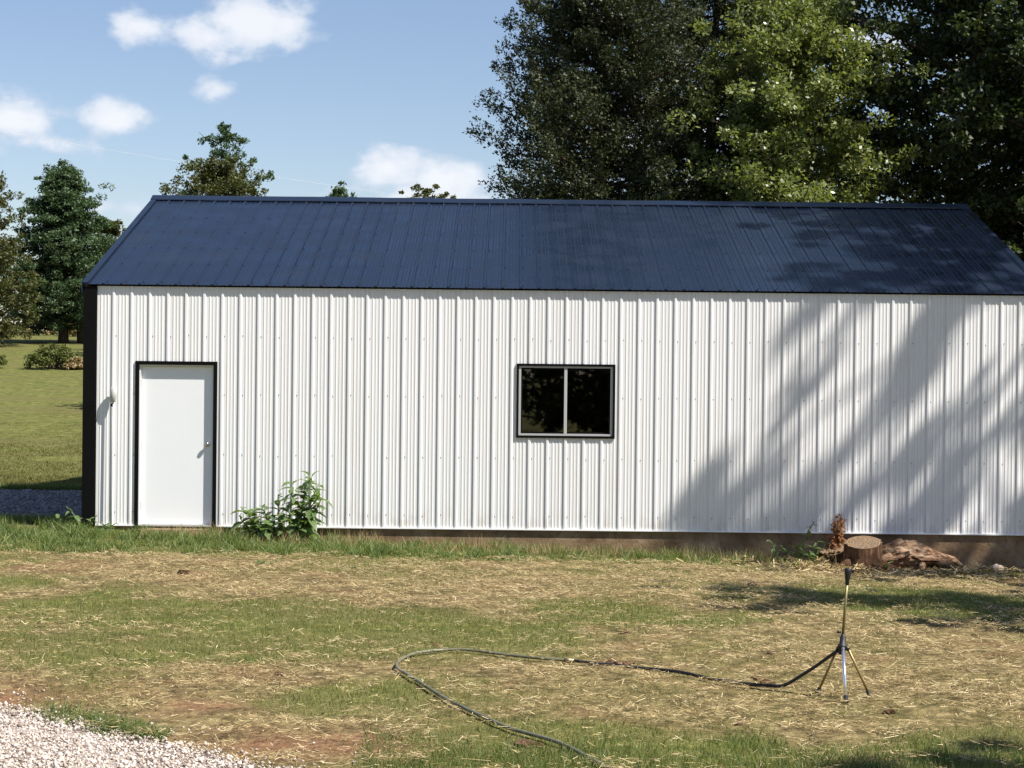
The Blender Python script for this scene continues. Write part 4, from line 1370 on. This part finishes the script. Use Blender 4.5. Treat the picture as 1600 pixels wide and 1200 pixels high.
weed('leafy_weed', 'bushy green broad-leaved weed growing against the white wall', -2.85, -.36,
     [(.18, 0, .22, -.05, .84, 30), (.10, -.05, .05, -.08, .76, 26), (.20, -.08, .30, -.1, .60, 24), (-.02, 0, -.02, -.06, .58, 20), (-.14, -.03, -.10, -.06, .46, 20), (-.28, -.04, -.20, -.05, .42, 20), (-.38, 0, -.12, -.1, .30, 15), (-.22, -.1, -.02, -.08, .34, 18), (.05, -.12, .02, -.14, .34, 12), (.26, -.1, .14, -.12, .34, 12), (-.18, -.14, -.1, -.12, .24, 10), (.30, .02, .16, .02, .74, 26), (.24, -.02, .10, .02, .84, 26), (.34, -.05, .18, -.05, .56, 22)], 3, (.15, .26))
weed('corner_weed', 'sprawling green weed at the black corner trim of the shed', -5.35, -.35,
     [(0, 0, -.18, -.05, .34, 9), (.1, -.05, .14, -.1, .24, 8), (-.1, 0, -.22, .02, .20, 7), (.22, -.08, .2, -.08, .16, 7), (-.02, -.1, .03, -.15, .18, 7), (.3, .02, .16, -.1, .14, 6)], 5, (.08, .15))
weed('thin_weed', 'thin upright green weed left of the stumps', 3.62, -.30,
     [(0, 0, .16, -.03, .55, 15), (-.05, -.05, -.02, -.06, .30, 14), (.1, -.06, .1, -.08, .32, 14), (.2, 0, .14, -.05, .30, 14), (-.15, -.02, -.1, -.05, .26, 12), (-.28, 0, -.12, -.03, .32, 13), (.05, -.12, .04, -.1, .2, 12), (.26, -.1, .1, -.06, .2, 11)], 6, (.08, .14))
weed('thin_weed', 'low green weed at the foot of the round stump', 4.42, -.92, [(0, 0, .05, -.05, .14, 7), (.1, 0, .12, -.02, .16, 7), (-.08, 0, -.08, -.03, .1, 6)], 7, (.05, .08))
weed('lawn_weed', 'small flat green weed on the dry band below the leafy weed', -2.72, -3.35, [(0, 0, .1, -.05, .07, 7), (.05, 0, -.12, -.05, .06, 7), (.1, .03, .14, .03, .08, 7)], 8, (.06, .10))
weed('lawn_weed', 'small flat green weed on the dry band right of the leafy weed', -1.75, -3.55, [(0, 0, .1, -.05, .06, 6), (.05, 0, -.12, -.05, .07, 6)], 9, (.05, .09))
# dead rusty sapling
r = np.random.default_rng(91)
dx_, dy_ = 4.06, -.33
ds = empty('dead_sapling', (dx_, dy_, gz(dx_, dy_)), 'small rusty-brown dead sapling standing behind the round stump', 'sapling')
z0 = gz(dx_, dy_)
MB().tube([(dx_, dy_, z0), (dx_ + .02, dy_, z0 + .3), (dx_ + .01, dy_, z0 + .56)], [.012, .009, .004], 6).build('stem', M['bark'], ds, True)
cs = np.array([(dx_ + r.normal(0, .062) * (1.4 - 1.0 * t), dy_ + r.normal(0, .06), z0 + .20 + .36 * t) for t in np.linspace(0, 1, 26)])
np_mesh('foliage', crown_leaves(r, cs, np.full(26, .065), 26, .042, 1.2), 4, M['leaf_rust'], ds)

# ------------------------------------------------------------------ overhead wire and its poles
PA, PB = Vector((-20.9, 36.5, 10.0)), Vector((3.8, 86.0, 10.8))


def pole(label, p):
    g = gz(p.x, p.y)
    e_ = empty('utility_pole', (p.x, p.y, g), label, 'utility pole', 'poles of the overhead wire')
    MB().tube([(p.x, p.y, g - .3), (p.x, p.y, p.z + .25)], [.14, .09], 10).build('shaft', M['bark'], e_, True)
    MB().box(p.x - .05, p.x + .05, p.y - .7, p.y + .7, p.z - .12, p.z).build('crossarm', M['bark'], e_)
    MB().lathe((p.x, p.y, p.z + .24), (0, 0, 1), [(0, .03), (.05, .045), (.10, .03)], 8).build('insulator', M['frame_grey'], e_, True)


pole('wooden utility pole left of the view carrying the overhead wire', PA)
pole('wooden utility pole hidden behind the cedar carrying the overhead wire', PB)
wp = []
for k in range(25):
    q = k / 24
    p = PA.lerp(PB, q); p.z += .3 - .25 * 4 * q * (1 - q)
    wp.append(p)
tag(MB().tube(wp, .006, 5).build('overhead_wire', M['wire']), 'thin overhead wire crossing the sky above the left roof end', 'wire')

# ------------------------------------------------------------------ far wood on the horizon
r = np.random.default_rng(200)
n = 600
fx_ = r.uniform(-95, 95, n); fy_ = r.uniform(118, 140, n)
hh = 4.5 + 3.5 * fbm(fx_ * .12, fx_ * 0, 90) + 1.2 * r.random(n)
fz_ = ground_z(fx_, fy_) + hh * r.random(n) ** .7
P = crown_leaves(r, np.stack([fx_, fy_, fz_], -1), r.uniform(.9, 1.9, n), 60, .55, .8)
tag(np_mesh('distant_wood', leaf_tris(P), 3, M['leaf_olive']), 'far-off line of woods along the horizon behind the field', 'woods', kind='stuff')
